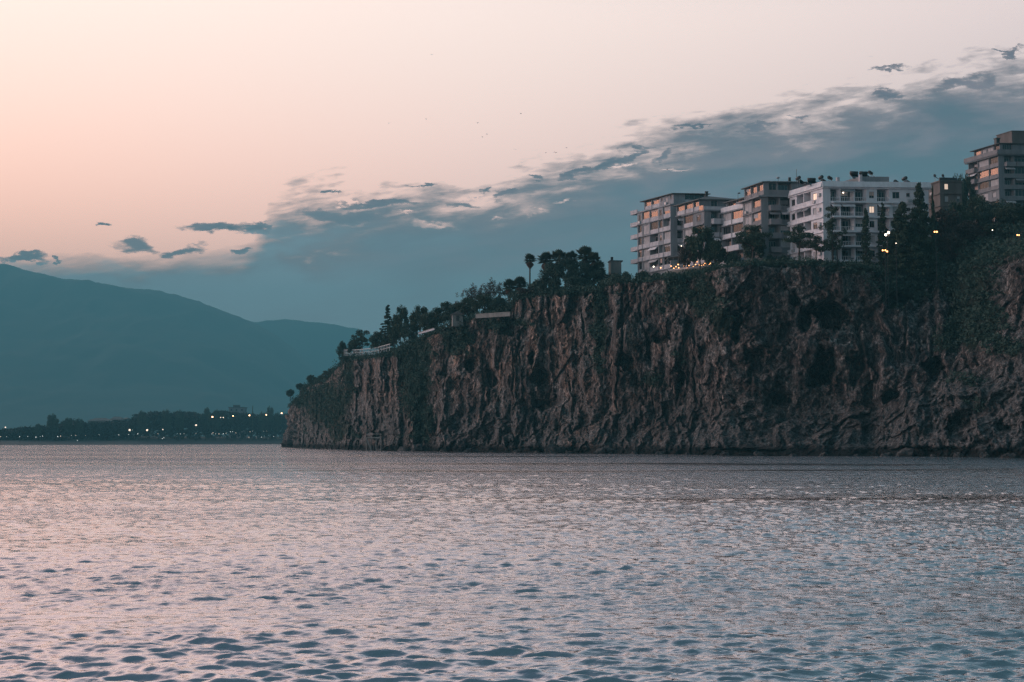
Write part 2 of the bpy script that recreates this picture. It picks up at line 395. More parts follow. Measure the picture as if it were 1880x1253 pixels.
# ------------------------------------------------------------------ cliff
def Dr(px, Y0): return ((px - 940) / F, 1.0)
K = [  # px, depth of waterline, inland direction, then (photo row, metres inland): toe, mid, upper, edge ; z of the ground far inland
    (660, 930, (1, 0), (800, 2), (785, 4), (775, 7), (770, 12), 26),
    (566, 780, (1, .15), (803, 2), (780, 4), (765, 6), (758, 12), 25),
    (527, 680, (.9, .45), (802, 2), (778, 4), (758, 6), (745, 12), 24),
    (519, 625, (.45, .9), (802, 1), (772, 3), (748, 5), (737, 9), 24),
    (560, 545, None, (806, 3), (765, 6), (728, 10), (712, 16), 24),
    (600, 485, None, (806, 3), (760, 7), (718, 11), (698, 18), 26),
    (632, 440, None, (800, 3), (740, 5), (690, 7), (660, 9), 30),
    (718, 385, None, (800, 5), (740, 8), (690, 10), (656, 13), 33),
    (760, 366, None, (800, 5), (740, 10), (680, 15), (632, 22), 36),
    (820, 350, None, (800, 4), (740, 6), (660, 9), (602, 13), 38),
    (870, 343, None, (800, 5), (740, 8), (660, 10), (586, 13), 40),
    (938, 330, None, (800, 5), (740, 8), (640, 11), (570, 14), 42),
    (950, 326, None, (800, 5), (740, 9), (640, 12), (548, 15), 42),
    (1000, 314, None, (795, 11), (745, 17), (640, 17), (541, 20), 43),
    (1090, 298, None, (795, 11), (745, 17), (640, 18), (533, 22), 43),
    (1108, 296, None, (795, 11), (745, 17), (620, 20), (527, 25), 43),
    (1130, 291, None, (795, 11), (745, 17), (620, 18), (520, 22), 43),
    (1250, 272, None, (792, 13), (740, 20), (620, 21), (512, 26), 43),
    (1330, 258, None, (795, 13), (745, 19), (620, 19), (492, 22), 43),
    (1450, 252, None, (795, 13), (745, 21), (620, 21), (485, 24), 43),
    (1600, 247, None, (797, 12), (755, 18), (620, 19), (492, 25), 43),
    (1680, 238, None, (780, 8), (710, 20), (640, 28), (535, 42), 52),
    (1760, 228, None, (745, 14), (685, 28), (620, 36), (500, 52), 62),
    (1820, 224, None, (740, 14), (665, 28), (600, 34), (492, 42), 64),
    (1880, 218, None, (740, 14), (655, 26), (590, 30), (480, 36), 66),
    (2050, 204, None, (740, 14), (655, 24), (590, 28), (470, 34), 66),
    (2500, 186, None, (740, 14), (655, 24), (590, 28), (450, 34), 66)]
CAVES = [(1528, 574, 34, 30, 9), (1500, 563, 18, 12, 5), (1478, 588, 17, 22, 6), (1462, 548, 11, 16, 5), (1516, 672, 22, 38, 8), (1502, 692, 24, 18, 6), (1572, 676, 13, 32, 4), (1644, 553, 19, 13, 6), (1150, 668, 18, 17, 6),
         (1716, 672, 18, 20, 7), (1634, 728, 13, 13, 5), (1765, 785, 30, 24, 5), (1215, 622, 18, 10, 4), (1352, 600, 9, 38, 4), (1390, 668, 22, 36, 3.5), (1250, 700, 9, 22, 3), (865, 668, 14, 14, 3),
         (990, 690, 18, 24, 4), (976, 655, 7, 18, 4), (905, 690, 10, 20, 3), (1002, 740, 22, 14, 3), (1430, 730, 22, 12, 4), (1840, 780, 12, 10, 3), (700, 800, 30, 6, 3), (1690, 826, 70, 5, 3), (1370, 826, 80, 4, 3), (1010, 826, 60, 4, 2.5)]
VEG = [(1102, 590, 15, 105, 1), (1098, 560, 12, 60, 1), (766, 690, 32, 100, 1), (778, 770, 26, 35, 1), (740, 640, 24, 30, 1), (838, 620, 32, 36, 1), (600, 745, 45, 50, 1), (560, 730, 38, 22, 1), (640, 700, 16, 60, .8), (625, 790, 30, 30, .7), (560, 770, 20, 40, .5),
       (1240, 530, 26, 32, 1), (1290, 545, 36, 42, 1), (1322, 590, 26, 30, .9), (1210, 560, 16, 40, .6), (1205, 700, 30, 20, .7), (1250, 660, 16, 30, .5), (930, 592, 60, 10, .8), (905, 600, 30, 14, .8),
       (1660, 520, 60, 45, 1), (1770, 520, 62, 50, 1), (1790, 590, 62, 60, 1), (1700, 480, 90, 30, 1), (1560, 496, 70, 9, .8), (1450, 488, 110, 6, .7), (1240, 508, 110, 8, .9), (1050, 535, 110, 8, .8), (1850, 640, 40, 20, .8),
       (1745, 620, 30, 30, .9), (1600, 590, 14, 30, .4), (690, 735, 12, 40, .35), (1430, 790, 80, 12, .35), (1770, 700, 60, 20, .5), (1800, 745, 40, 22, .5), (650, 800, 22, 14, .6), (770, 805, 44, 10, .6), (700, 655, 40, 6, .6),
       (1230, 800, 40, 16, .3), (1120, 745, 50, 14, .3), (540, 800, 18, 16, .4)]
def build_cliff():
    NS, NT_ = 1250, 440
    P = []; N = []; prof = []
    for k in K:
        px, Y0, nd = k[0], k[1], k[2]
        p = at(px, 811, Y0); P.append((p.x, Y0))
        d = nd or ((px - 940) / F, 1.0); L = math.hypot(*d); N.append((d[0] / L, d[1] / L))
        q = [(-1.5, -2.5), (0, 0)]
        for (py, dd) in k[3:7]: q.append((dd, zof(py, Y0 + dd) if nd is None else zof(py, Y0)))
        e = q[-1]; q.append((e[0] + 8, e[1] + (k[7] - e[1]) * .10)); q.append((e[0] + 45, e[1] + (k[7] - e[1]) * .42)); q.append((e[0] + 170, k[7]))
        prof.append(q)
    P = np.array(P); N = np.array(N); prof = np.array(prof)
    seg = np.hypot(*(P[1:] - P[:-1]).T)
    # parametrise by what the picture needs: mix of arc length and pixel distance
    pxs = np.abs(np.diff([k[0] for k in K])) * .11
    par = np.concatenate([[0], np.cumsum(np.minimum(seg, pxs * 2.2 + 3) * .6 + pxs)])
    s = np.linspace(0, par[-1], NS)
    def I(a): return np.interp(s, par, a)
    def smooth(a, kk=9):
        ker = np.hanning(kk + 2)[1:-1]; ker /= ker.sum(); return np.convolve(np.pad(a, kk // 2, 'edge'), ker, 'valid')
    PX, PY, NX, NY = [smooth(I(a)) for a in (P[:, 0], P[:, 1], N[:, 0], N[:, 1])]
    nk = prof.shape[1]
    # rows: dense on the visible face, sparse on the ground behind
    tk = np.array([0, .02, .17, .36, .62, .88, .93, .965, 1.0])
    t = np.linspace(0, 1, NT_)
    D = np.zeros((NS, NT_)); Zz = np.zeros((NS, NT_))
    dk = np.array([smooth(I(prof[:, j, 0]), 7) for j in range(nk)]); zk = np.array([smooth(I(prof[:, j, 1]), 7) for j in range(nk)])
    for i in range(NS):
        D[i] = np.interp(t, tk, dk[:, i]); Zz[i] = np.interp(t, tk, zk[:, i])
    ker = np.hanning(13)[1:-1]; ker /= ker.sum()
    for i in range(NS):
        D[i] = np.convolve(np.pad(D[i], 5, 'edge'), ker, 'valid')
    X = PX[:, None] + NX[:, None] * D; Y = PY[:, None] + NY[:, None] * D; Z = Zz
    face = ss(t, .0, .03)[None] * (1 - ss(t, .885, .90)[None]) + 0 * D
    plat = ss(t, .88, .93)[None] + 0 * D
    toe = (1 - ss(t, .22, .46))[None] + 0 * D
    upper = ss(t, .30, .50)[None] + 0 * D
    ax = s[:, None] * 1.0 + 0 * D   # along-cliff coordinate in ~metres
    ax = np.cumsum(np.concatenate([[0], np.hypot(np.diff(PX), np.diff(PY))]))[:, None] + 0 * D
    # big buttresses and bays
    out = 3.4 * fbm(ax / 26, Z / 60, 0, 3, 1) * (1 - .3 * toe)
    # fluting: ridged, stretched vertically
    wob = 1.1 * pn(ax / 8, Z / 16, 3.3, 5)
    r1 = 1 - np.abs(pn((ax + wob) / 5.2, Z / 38, 0, 9)) * 2.2
    r2 = 1 - np.abs(pn((ax + wob) / 2.3, Z / 20, 1, 19)) * 2.2
    r3 = 1 - np.abs(pn((ax + wob * .5) / 1.0, Z / 6, 2, 29)) * 2.2
    m1 = ss(fbm(ax / 33, Z / 28, 11, 2, 131), -.35, .35); m2 = ss(fbm(ax / 17, Z / 14, 12, 2, 141), -.3, .4)
    out += upper * (1.9 * r1 * m1 + .45 * r2 * m2)
    blk = ridged(ax / 10, Z / 14, 13, 4, 151); out += 1.0 * (blk - .5)
    but = 1 - np.abs(pn((ax + 2 * pn(ax / 20, Z / 18, 8, 240)) / 12.5, Z / 75, 17, 241)) * 2.4; out += 2.2 * but * (.35 + .65 * upper)
    cl = pn((ax + 1.5 * pn(ax / 9, Z / 12, 9, 242)) / 8.5, Z / 48, 19, 243); out -= 2.8 * np.exp(-(cl / .055) ** 2) * ss(fbm(ax / 22, Z / 16, 20, 2, 245), -.25, .2) * (.25 + .75 * upper)
    wx2 = 1.2 * fbm(ax / 4, Z / 4, 44, 3, 221); wx3 = .5 * fbm(ax / 1.4, Z / 1.4, 45, 2, 231)
    out += 1.5 * vor((ax + 2 * wx2) / 7.5, (Z + 1.5 * wx2) / 10, 1) + .75 * vor((ax + wx2) / 2.9, (Z + wx2) / 3.6, 2) + .34 * vor((ax + wx3) / 1.15, (Z + wx3) / 1.3, 3)
    out += .25 * (ridged(ax / 2.6, Z / 4.2, 14, 3, 161) - .5)
    step = fbm(ax / 30, Z / 40, 31, 2, 211) * 3.2; out += .9 * (np.floor(step * 2) / 2 - step) * upper
    # hanging curtain lips: ledges where the rock steps back underneath
    led = fbm(ax / 11, Z / 5.5, 7, 3, 41); out += upper * 1.5 * np.clip(led, -.7, .5)
    pock = fbm(ax / 2.4, Z / 2.6, 5, 3, 47); out -= .9 * np.clip(pock - .18, 0, .6) * 2.0
    # rubble / tilted strata at the foot
    ca, sa = math.cos(R(32)), math.sin(R(32))
    wx = 2 * fbm(ax / 13, Z / 9, 15, 2, 171); p1 = ax * ca + Z * sa + wx; p2 = -ax * sa + Z * ca + .6 * wx
    q1 = ridged(p1 / 14, p2 / 5.2, 2, 5, 61) * 2 - 1
    q2 = ridged(p1 / 3.2, p2 / 1.7, 4, 4, 71) * 2 - 1
    lum = fbm(ax / 8, Z / 6, 9, 4, 81)
    out += toe * (1.2 * q1 + .4 * q2 + 2.6 * lum + 1.3 * vor(p1 / 5.5, p2 / 2.8, 4))
    out += .30 * fbm(ax / .8, Z / .8, 3, 3, 91)
    out -= 1.9
    # caves and vegetation masks, laid out by where they sit on the face
    px, py = sep_px(X, Y, Z)
    front = (NY[:, None] > .5) & (px > 515)
    jx = 7 * pn(px / 26, py / 26, 0, 101) + 3 * pn(px / 9, py / 9, 0, 102); jy = 7 * pn(px / 24, py / 24, 4, 103)
    cn = .42 * fbm(px / 13, py / 17, 0, 3, 105)
    for cx, cy, rx, ry, dep in CAVES:
        rr = np.sqrt(((px + jx - cx) / rx) ** 2 + ((py + jy - cy) / ry) ** 2) * (1 + cn)
        out -= np.where(front, 1.25 * dep * (1 - ss(rr, .55, 1.1)), 0)
    veg = np.zeros_like(D)
    for cx, cy, rx, ry, a in VEG:
        rr = ((px + jx - cx) / rx) ** 2 + ((py + jy - cy) / ry) ** 2
        veg = np.maximum(veg, a * np.exp(-rr * .9))
    veg = np.maximum(veg, plat)
    veg = np.maximum(veg, ss(t, .868, .89)[None] * .5)
    warm = .85 * np.exp(-((px - 880) / 330) ** 2) * (1 - .3 * toe) + .10
    warm = np.maximum(warm, .8 * np.exp(-((px - 1150) / 45) ** 2 - ((py - 600) / 70) ** 2))
    out *= face
    out = np.where(plat > 0, out * (1 - plat), out)
    X = X - NX[:, None] * out; Y = Y - NY[:, None] * out
    X = X + face * .5 * pn(Z / 2.5, ax / 3, 0, 111) * NY[:, None]
    Z = Z + plat * .9 * fbm(X / 14, Y / 14, 0, 3, 121) + face * toe * .9 * lum * ss(t, .04, .12)[None]
    V = np.stack([X, Y, Z], -1).reshape(-1, 3)
    idx = np.arange(NS * NT_).reshape(NS, NT_)
    Fc = np.stack([idx[:-1, :-1], idx[1:, :-1], idx[1:, 1:], idx[:-1, 1:]], -1).reshape(-1, 4)
    o = mesh_obj('cliff', V, Fc, M['rock'], smooth=True)
    for nm, arr in (('veg', veg), ('warm', warm), ('rubble', np.clip(np.maximum(toe * (.75 + .9 * fbm(ax / 20, Z / 12, 6, 2, 191)), ss(py - (760 - (px - 1620) * .42), -18, 14) * (px > 1600) * .95), 0, 1))):
        A = o.data.attributes.new(nm, 'FLOAT', 'POINT'); A.data.foreach_set('value', arr.ravel().astype(np.float32))
    tag(o, kind='structure', label='brown fluted sea cliff with caves rising from the water')
    # coarse copy for ground queries
    sx, st = 3, 3
    XX = np.stack([X, Y, Z], -1)[::sx, ::st]; a, b = XX.shape[:2]
    ii = np.arange(a * b).reshape(a, b)
    ff = np.stack([ii[:-1, :-1], ii[1:, :-1], ii[1:, 1:], ii[:-1, 1:]], -1).reshape(-1, 4)
    bvh = BVHTree.FromPolygons(XX.reshape(-1, 3).tolist(), ff.tolist())
    return bvh, (X, Y, Z, px, py, veg, face, plat, front, NX, NY)
BVH, CL = build_cliff()
def edgeY(px): return float(np.interp(px, [k[0] for k in K[3:]], [k[1] + k[6][1] for k in K[3:]]))
def edgeZ(px): return float(np.interp(px, [k[0] for k in K[3:]], [zof(k[6][0], k[1] + k[6][1]) for k in K[3:]]))
def ground(x, y, default=10.0):
    h = BVH.ray_cast(Vector((x, y, 300)), Vector((0, 0, -1)))
    return h[0].z if h[0] else default

# leaf sprays as one numpy mesh
def leaf_mesh(centres, size, nrm=None, aspect=.55):
    n = len(centres)
    a = RNG.normal(size=(n, 3)); 
    if nrm is not None: a += nrm
    a /= np.linalg.norm(a, axis=1)[:, None]
    b = np.cross(a, RNG.normal(size=(n, 3))); b /= np.linalg.norm(b, axis=1)[:, None]; c = np.cross(a, b)
    s = (size * RNG.uniform(.6, 1.4, n))[:, None]
    V = np.stack([centres - b * s, centres - c * s * aspect, centres + b * s, centres + c * s * aspect], 1).reshape(-1, 3)
    return V, np.arange(4 * n).reshape(n, 4)
def clump_points(n, c, r):
    d = RNG.normal(size=(n, 3)); d /= np.linalg.norm(d, axis=1)[:, None]
    return np.asarray(c) + d * (RNG.uniform(0, 1, n) ** .45)[:, None] * np.asarray(r)

def build_shrubbery():
    X, Y, Z, px, py, veg, face, plat, front, NX, NY = CL
    vis = front & (px > 515) & (px < 1990)
    def pick(weight, n):
        wv = (weight * vis).ravel(); wv = wv / wv.sum(); return RNG.choice(wv.size, n, p=wv)
    # hanging and clinging growth on the face
    area = np.ones_like(X)
    i1 = pick(np.clip(veg - .25, 0, 1) ** 1.3 * (face > .5), 1500)
    edge = (plat > .0) & (plat < .97)
    i2 = pick(edge * 1.0, 900)
    i3 = pick((plat >= .97) * np.exp(-((px - 1770) / 90.) ** 2) + (plat >= .97) * .05, 380)
    allc = []; 
    for ids, r0, nl in ((i1, (.5, 1.6), 46), (i2, (.6, 1.6), 50), (i3, (1.4, 3.0), 90)):
        for i in ids:
            wide = (px.flat[i] < 1150 or px.flat[i] > 1620) and r0[1] == 1.6 and nl == 50
            c = np.array([X.flat[i], Y.flat[i], Z.flat[i]]); r = RNG.uniform(*r0) * (1.55 if wide else 1)
            c[2] += .25 * r; allc.append(clump_points(nl, c, (r * 1.2, r * 1.2, r * RNG.uniform(.6, 1.0))))
    C = np.concatenate(allc)
    V, Fc = leaf_mesh(C, .26)
    o = mesh_obj('cliff_shrubbery', V, Fc, M['leaf_teal'])
    tag(o, 'dark scrub and creepers clinging to the cliff face and its rim', 'shrubbery', kind='stuff')
build_shrubbery()

# ------------------------------------------------------------------ sea
def water_material():
    m, n, b = newmat('sea_water'); g = n.new('ShaderNodeNewGeometry'); p = g.outputs['Position']
    b.inputs['Base Color'].default_value = (.008, .022, .028, 1); b.inputs['Roughness'].default_value = .05; b.inputs['IOR'].default_value = 1.6
    gl = n.new('ShaderNodeBsdfGlossy'); gl.inputs['Color'].default_value = (.93, .86, .88, 1); gl.inputs['Roughness'].default_value = .07
    mx = n.new('ShaderNodeMixShader'); mx.inputs[0].default_value = .54; n.l.new(b.outputs[0], mx.inputs[1]); n.l.new(gl.outputs[0], mx.inputs[2])
    n.l.new(mx.outputs[0], [q for q in n.n if q.bl_idname == 'ShaderNodeOutputMaterial'][0].inputs[0])
    v1 = n.mapping(p, scale=(.55, 1.1, 1), rot=(0, 0, R(12)))
    h = n.m('ADD', n.m('MULTIPLY', n.noise(v1, 1.3, 5, .6, .5), 1.0), n.m('MULTIPLY', n.noise(n.mapping(p, scale=(.5, 1, 1), rot=(0, 0, R(-14))), 4.2, 5, .7, .4), .50))
    far = n.noise(n.mapping(p, scale=(.35, 1, 1), rot=(0, 0, R(5))), .28, 4, .6)
    far2 = n.noise(n.mapping(p, scale=(.3, 1, 1), rot=(0, 0, R(-6))), .11, 4, .6)
    h = n.m('ADD', h, n.m('ADD', n.m('MULTIPLY', far, 2.0), n.m('MULTIPLY', far2, 3.0)))
    gust = n.noise(n.mapping(p, scale=(.25, 1, 1)), .035, 4, .6)
    ln = n.new('ShaderNodeVectorMath', operation='LENGTH'); n.put(ln.inputs[0], p)
    h = n.m('MULTIPLY', h, n.mr(ln.outputs['Value'], 45, 330, 1.0, 9.0, smooth=False))   # open water is rougher
    bp = bump(n, b, h, 1.0, .075); n.l.new(bp.outputs[0], gl.inputs['Normal'])
    n.put(bp.inputs['Strength'], n.mr(gust, .38, .60, .22, 1.0))
    return m
M['water'] = water_material()
def build_sea():
    r = [5.0]
    while r[-1] < 6900:
        q = r[-1]; step = (.01 if q < 12 else (.0021 if q < 34 else .0029)) if q < 110 else min(.015, .0029 * (q / 110) ** 1.1); r.append(q * (1 + step))
    r = np.array([0.05] + r)
    fine = np.linspace(-R(25), R(25), 680)
    side = R(25) + (np.linspace(0, 1, 46)[1:] ** 1.6) * (math.pi - R(25))
    th = np.concatenate([-side[::-1], fine, side])
    dth = np.gradient(th)
    RR, TH = np.meshgrid(r, th, indexing='ij')
    X = RR * np.sin(TH); Y = RR * np.cos(TH)
    cell = np.maximum(np.gradient(r)[:, None] * np.abs(np.cos(TH)) * .6, RR * dth[None])
    Zs = np.zeros_like(X); DX = np.zeros_like(X); DY = np.zeros_like(X)
    rg = np.random.default_rng(5)
    patch = np.clip(.92 + .45 * fbm(X / 24, Y / 6, 0, 3, 203), .4, 1.4)
    for i in range(110):
        lam = .11 * (1.7 / .11) ** ((i + rg.uniform()) / 110)
        a = rg.normal(R(96), R(21)); k = 2 * math.pi / lam
        amp = .0088 * lam * (1.0 if lam < .42 else (.60 if lam < .7 else (.30 if lam < 1.1 else .16)))
        fade = np.clip(lam / (cell * 2.0) - .6, 0, 1)
        ph = rg.uniform(0, 6.28); kx, ky = math.cos(a), math.sin(a)
        arg = k * (X * kx + Y * ky) + ph
        A = amp * fade * patch
        Zs += A * np.cos(arg); q = A * .42 * np.sin(arg); DX -= q * kx; DY -= q * ky
    Zs[0] = 0
    X = np.clip(X + DX, -5300, 5300); Y = np.clip(Y + DY, -540, 8000)
    V = np.stack([X, Y, Zs], -1).reshape(-1, 3)
    a, b = X.shape; idx = np.arange(a * b).reshape(a, b)
    Fc = np.stack([idx[:-1, :-1], idx[:-1, 1:], idx[1:, 1:], idx[1:, :-1]], -1).reshape(-1, 4)
    Fc = Fc[:, ::-1].copy()
    o = mesh_obj('sea', V, Fc, M['water'], smooth=True)
    tag(o, 'choppy pink and slate coloured sea', kind='structure')
build_sea()

# ------------------------------------------------------------------ mountains and far land
M['mountain'] = simple('mountain_slope', (.018, .026, .024), (.024, .032, .028), .004, .95)
M['beach'] = simple('beach_sand', (.10, .095, .095), (.075, .072, .075), .05, .95)
M['land'] = simple('far_land', (.03, .035, .03), (.02, .025, .02), .01, .95)
def build_mountain(name, Yr, pts, front_len, seed, x1px, label):
    nx, ny = 260, 90
    pxs = np.linspace(-500, x1px, nx)
    hp = np.interp(pxs, [p[0] for p in pts], [p[1] for p in pts])
    v = np.linspace(0, 1, ny)
    base = Yr - front_len
    H = np.array([zof(q, Yr) for q in hp])
    xr = (pxs - 940) / F * Yr
    X = xr[:, None] + 0 * v; Yv = base + v[None] * (front_len * 1.22) + 0 * X
    tt = (Yv - base) / front_len
    prof = np.where(tt < 1, np.clip(tt, 0, 1) ** 1.25, 1 - (tt - 1) * 2.2)
    Z = H[:, None] * prof
    nz = fbm(X / 500, Yv / 380, 0, 5, seed); rid = 1 - np.abs(fbm(X / 330, Yv / 600, 2, 4, seed + 3)) * 1.6
    Z = Z + (nz * 55 + rid * 38 - 25) * np.clip(prof, 0, 1) * (1 - .80 * np.exp(-((tt - 1) / .05) ** 2)) * np.clip(H[:, None] / 400, .15, 1)
    Z += 5.0 * fbm(X / 60, Yv / 60, 0, 3, seed + 9) * np.clip(H[:, None] / 300, .2, 1)
    Z = np.where(tt > 1.15, np.minimum(Z, 3), Z); Z = np.maximum(Z, 2.0)
    V = np.stack([X, Yv, Z], -1).reshape(-1, 3); idx = np.arange(nx * ny).reshape(nx, ny)
    Fc = np.stack([idx[:-1, :-1], idx[1:, :-1], idx[1:, 1:], idx[:-1, 1:]], -1).reshape(-1, 4)
    o = mesh_obj(name, V, Fc, M['mountain'], smooth=True); tag(o, label, kind='structure')
build_mountain('mountain', 6000, [(-500, 462), (-200, 470), (0, 481), (50, 498), (110, 513), (165, 520), (215, 528), (285, 533), (330, 544), (370, 557), (415, 572), (470, 592), (540, 640), (620, 720), (700, 770), (800, 800)], 2600, 300, 820, 'large hazy blue mountain slope behind the far shore')
build_mountain('far_mountain', 7000, [(-500, 600), (300, 600), (450, 588), (545, 590), (600, 596), (660, 604), (740, 640), (850, 700), (1000, 760), (1200, 800)], 700, 340, 1300, 'low distant ridge fading into haze beside the headland')

def shoreY(px): return np.interp(px, [-600, 0, 250, 520, 700], [900, 1000, 1120, 1300, 1500])
def build_land():
    nx = 120; pxs = np.linspace(-500, 900, nx)
    rows = [(-25, -1.5), (0, 0.15), (18, 1.6), (45, 2.6), (60, 3.4), (140, 6), (300, 8), (900, 10), (2500, 10), (5600, 10)]
    def strip(name, i0, i1, mat, label, dz=0):
        rr = rows[i0:i1]; X = []; 
        for p in pxs:
            Ys = shoreY(p)
            for d, z in rr:
                Yv = min(Ys + d, 6700); X.append(((p - 940) / F * Yv * 1.0, Yv, z + dz + (0.5 * pn(p / 20, d / 30, 0, 9) if d > 30 else 0)))
        m = len(rr); idx = np.arange(nx * m).reshape(nx, m)
        Fc = np.stack([idx[:-1, :-1], idx[1:, :-1], idx[1:, 1:], idx[:-1, 1:]], -1).reshape(-1, 4)
        o = mesh_obj(name, X, Fc, mat, smooth=True); tag(o, label, kind='structure')
    strip('far_beach', 0, 5, M['beach'], 'grey strip of beach along the far shore')
    strip('far_terrain', 4, 10, M['land'], 'dark low land behind the far beach', .0)
build_land()

# ------------------------------------------------------------------ trees (prototypes)
PROTO = {}
def finish_proto(name, root): 
    PROTO[name] = root
def limb_tree(trunk_h, spread, top, nl, mat=None):
    mb = MB(); mb.tube([(0, 0, -1.5), (0, 0, 0), (.08, .03, trunk_h * .5), (0, .1, trunk_h)], [.30, .24, .19, .16], 7)
    ends = []
    for i in range(nl):
        a = 6.283 * i / nl + random.uniform(-.4, .4); s = spread * random.uniform(.5, 1); z1 = trunk_h + (top - trunk_h) * random.uniform(.35, .85)
        e = (math.cos(a) * s, math.sin(a) * s, z1); mid = (e[0] * .45, e[1] * .45, trunk_h + (z1 - trunk_h) * .6)
        mb.tube([(0, .1, trunk_h * .9), mid, e], [.13, .08, .03], 5); ends.append(e)
    return mb, ends
def leafy(pts_list, size, name, mat, parent):
    C = np.concatenate(pts_list); V, Fc = leaf_mesh(C, size); return mesh_obj(name, V, Fc, mat, parent)
def proto_broadleaf(name, h, r, mat, seed, dens=1.0):
    random.seed(seed); root = empty('broadleaf_tree')
    mb, ends = limb_tree(h * .32, r * .7, h * .95, 8); mb.build('trunk', M['bark'], root, smooth=True)
    P = []
    for i in range(int(34 * dens)):
        a = random.uniform(0, 6.283); q = random.uniform(.15, 1) ** .6; z = random.uniform(.0, 1)
        rr = r * (math.sin(math.pi * (0.18 + .74 * z)) ** .7); c = (math.cos(a) * q * rr * .85, math.sin(a) * q * rr * .85, h * (.34 + .58 * z))
        cr = r * random.uniform(.17, .38); P.append(clump_points(int(130 * dens), c, (cr, cr, cr * .8)))
    for e in ends: P.append(clump_points(70, e, (.9, .9, .7)))
    leafy(P, .22, 'crown', mat, root); finish_proto(name, root)
def proto_slender(name, h, r, seed):
    random.seed(seed); root = empty('slender_tree'); mb = MB(); P = []
    mb.tube([(0, 0, -1.5), (.1, 0, h * .4), (0, .1, h * .9)], [.16, .12, .05], 6); mb.tube([(1.0, .2, -1.5), (.9, .1, h * .35), (.5, 0, h * .6)], [.12, .09, .04], 6)
    for i in range(30):
        z = h * random.uniform(.30, 1.0); rr = r * (1.12 - abs(z / h - .62) * 1.9) * random.uniform(.1, 1); a = random.uniform(0, 6.28)
        e = (math.cos(a) * rr, math.sin(a) * rr, z); mb.tube([(0, 0, z - .8), e], [.05, .02], 4, cap=False); P.append(clump_points(75, e, (r * .26, r * .26, h * .045)))
    mb.build('trunk', M['bark'], root, smooth=True); leafy(P, .17, 'crown', M['leaf'], root); finish_proto(name, root)
def proto_pine(name, h, r, seed):
    random.seed(seed); root = empty('umbrella_pine')
    mb = MB(); mb.tube([(0, 0, -1.5), (.1, 0, h * .3), (-.15, .05, h * .55), (0, 0, h * .75)], [.24, .2, .16, .12], 7); P = []
    for i in range(17):
        a = random.uniform(0, 6.283); q = random.uniform(.2, 1); z = h * (.55 + .40 * random.random() * (1.15 - q * .5))
        e = (math.cos(a) * r * q, math.sin(a) * r * q, z); mb.tube([(0, 0, h * random.uniform(.42, .7)), (e[0] * .5, e[1] * .5, z - .5), e], [.1, .06, .03], 5)
        P.append(clump_points(170, e, (r * .34, r * .34, h * .07)))
    mb.build('trunk', M['bark'], root, smooth=True); leafy(P, .2, 'crown', M['leaf'], root); finish_proto(name, root)
def proto_cypress(name, h, r, seed):
    random.seed(seed); root = empty('cypress')
    MB().tube([(0, 0, -1.5), (0, 0, h * .9)], [.2, .05], 6).build('trunk', M['bark'], root, smooth=True); P = []
    for i in range(46):
        z = random.uniform(.10, 1.0); rr = r * (1 - z) ** .55 * min(1, z * 5 + .35) * .8; a = random.uniform(0, 6.28)
        P.append(clump_points(60, (math.cos(a) * rr * .55, math.sin(a) * rr * .55, z * h), (.22 + rr * .45, .22 + rr * .45, h * .055)))
    leafy(P, .17, 'crown', M['leaf'], root); finish_proto(name, root)
def proto_conifer(name, h, r, seed, open_=True):
    random.seed(seed); root = empty('conifer')
    mb = MB(); mb.tube([(0, 0, -1.5), (0, 0, h)], [.22, .03], 6); P = []
    nt = 22
    for i in range(nt):
        zz = h * (.10 + .87 * i / (nt - 1)); rr = r * (1 - (i / nt) ** 1.05) + .18
        for j in range(5 if i < 16 else 3):
            z = zz + random.uniform(-.03, .03) * h; a = 2.4 * (i * 5 + j) + random.uniform(-.4, .4); L = rr * random.uniform(.55, 1.12)
            e = Vector((math.cos(a) * L, math.sin(a) * L, z + L * random.uniform(-.22, .12))); o = Vector((0, 0, z))
            mb.tube([o, e], [.05, .015], 4, cap=False)
            for q in (.35, .6, .82, 1.0): P.append(clump_points(20 if open_ else 34, o.lerp(e, q), (.22 + rr * .10, .22 + rr * .10, .13 if open_ else .32)))
    mb.build('trunk', M['bark'], root, smooth=True); leafy(P, .17, 'crown', M['leaf'], root); finish_proto(name, root)
def proto_bare(name, h, r, seed):
    random.seed(seed); root = empty('sparse_tree')
    mb, ends = limb_tree(h * .25, r * .6, h * .8, 9); P = []
    for e in ends:
        for k in range(9):
            q = Vector(e) + Vector((random.gauss(0, 1), random.gauss(0, 1), abs(random.gauss(0, 1)))) * r * .3
            mb.tube([e, q], [.03, .01], 3, cap=False); P.append(clump_points(26, q, (.7, .7, .6)))
    mb.build('trunk', M['bark'], root, smooth=True); leafy(P, .17, 'crown', M['leaf_brown'], root); finish_proto(name, root)
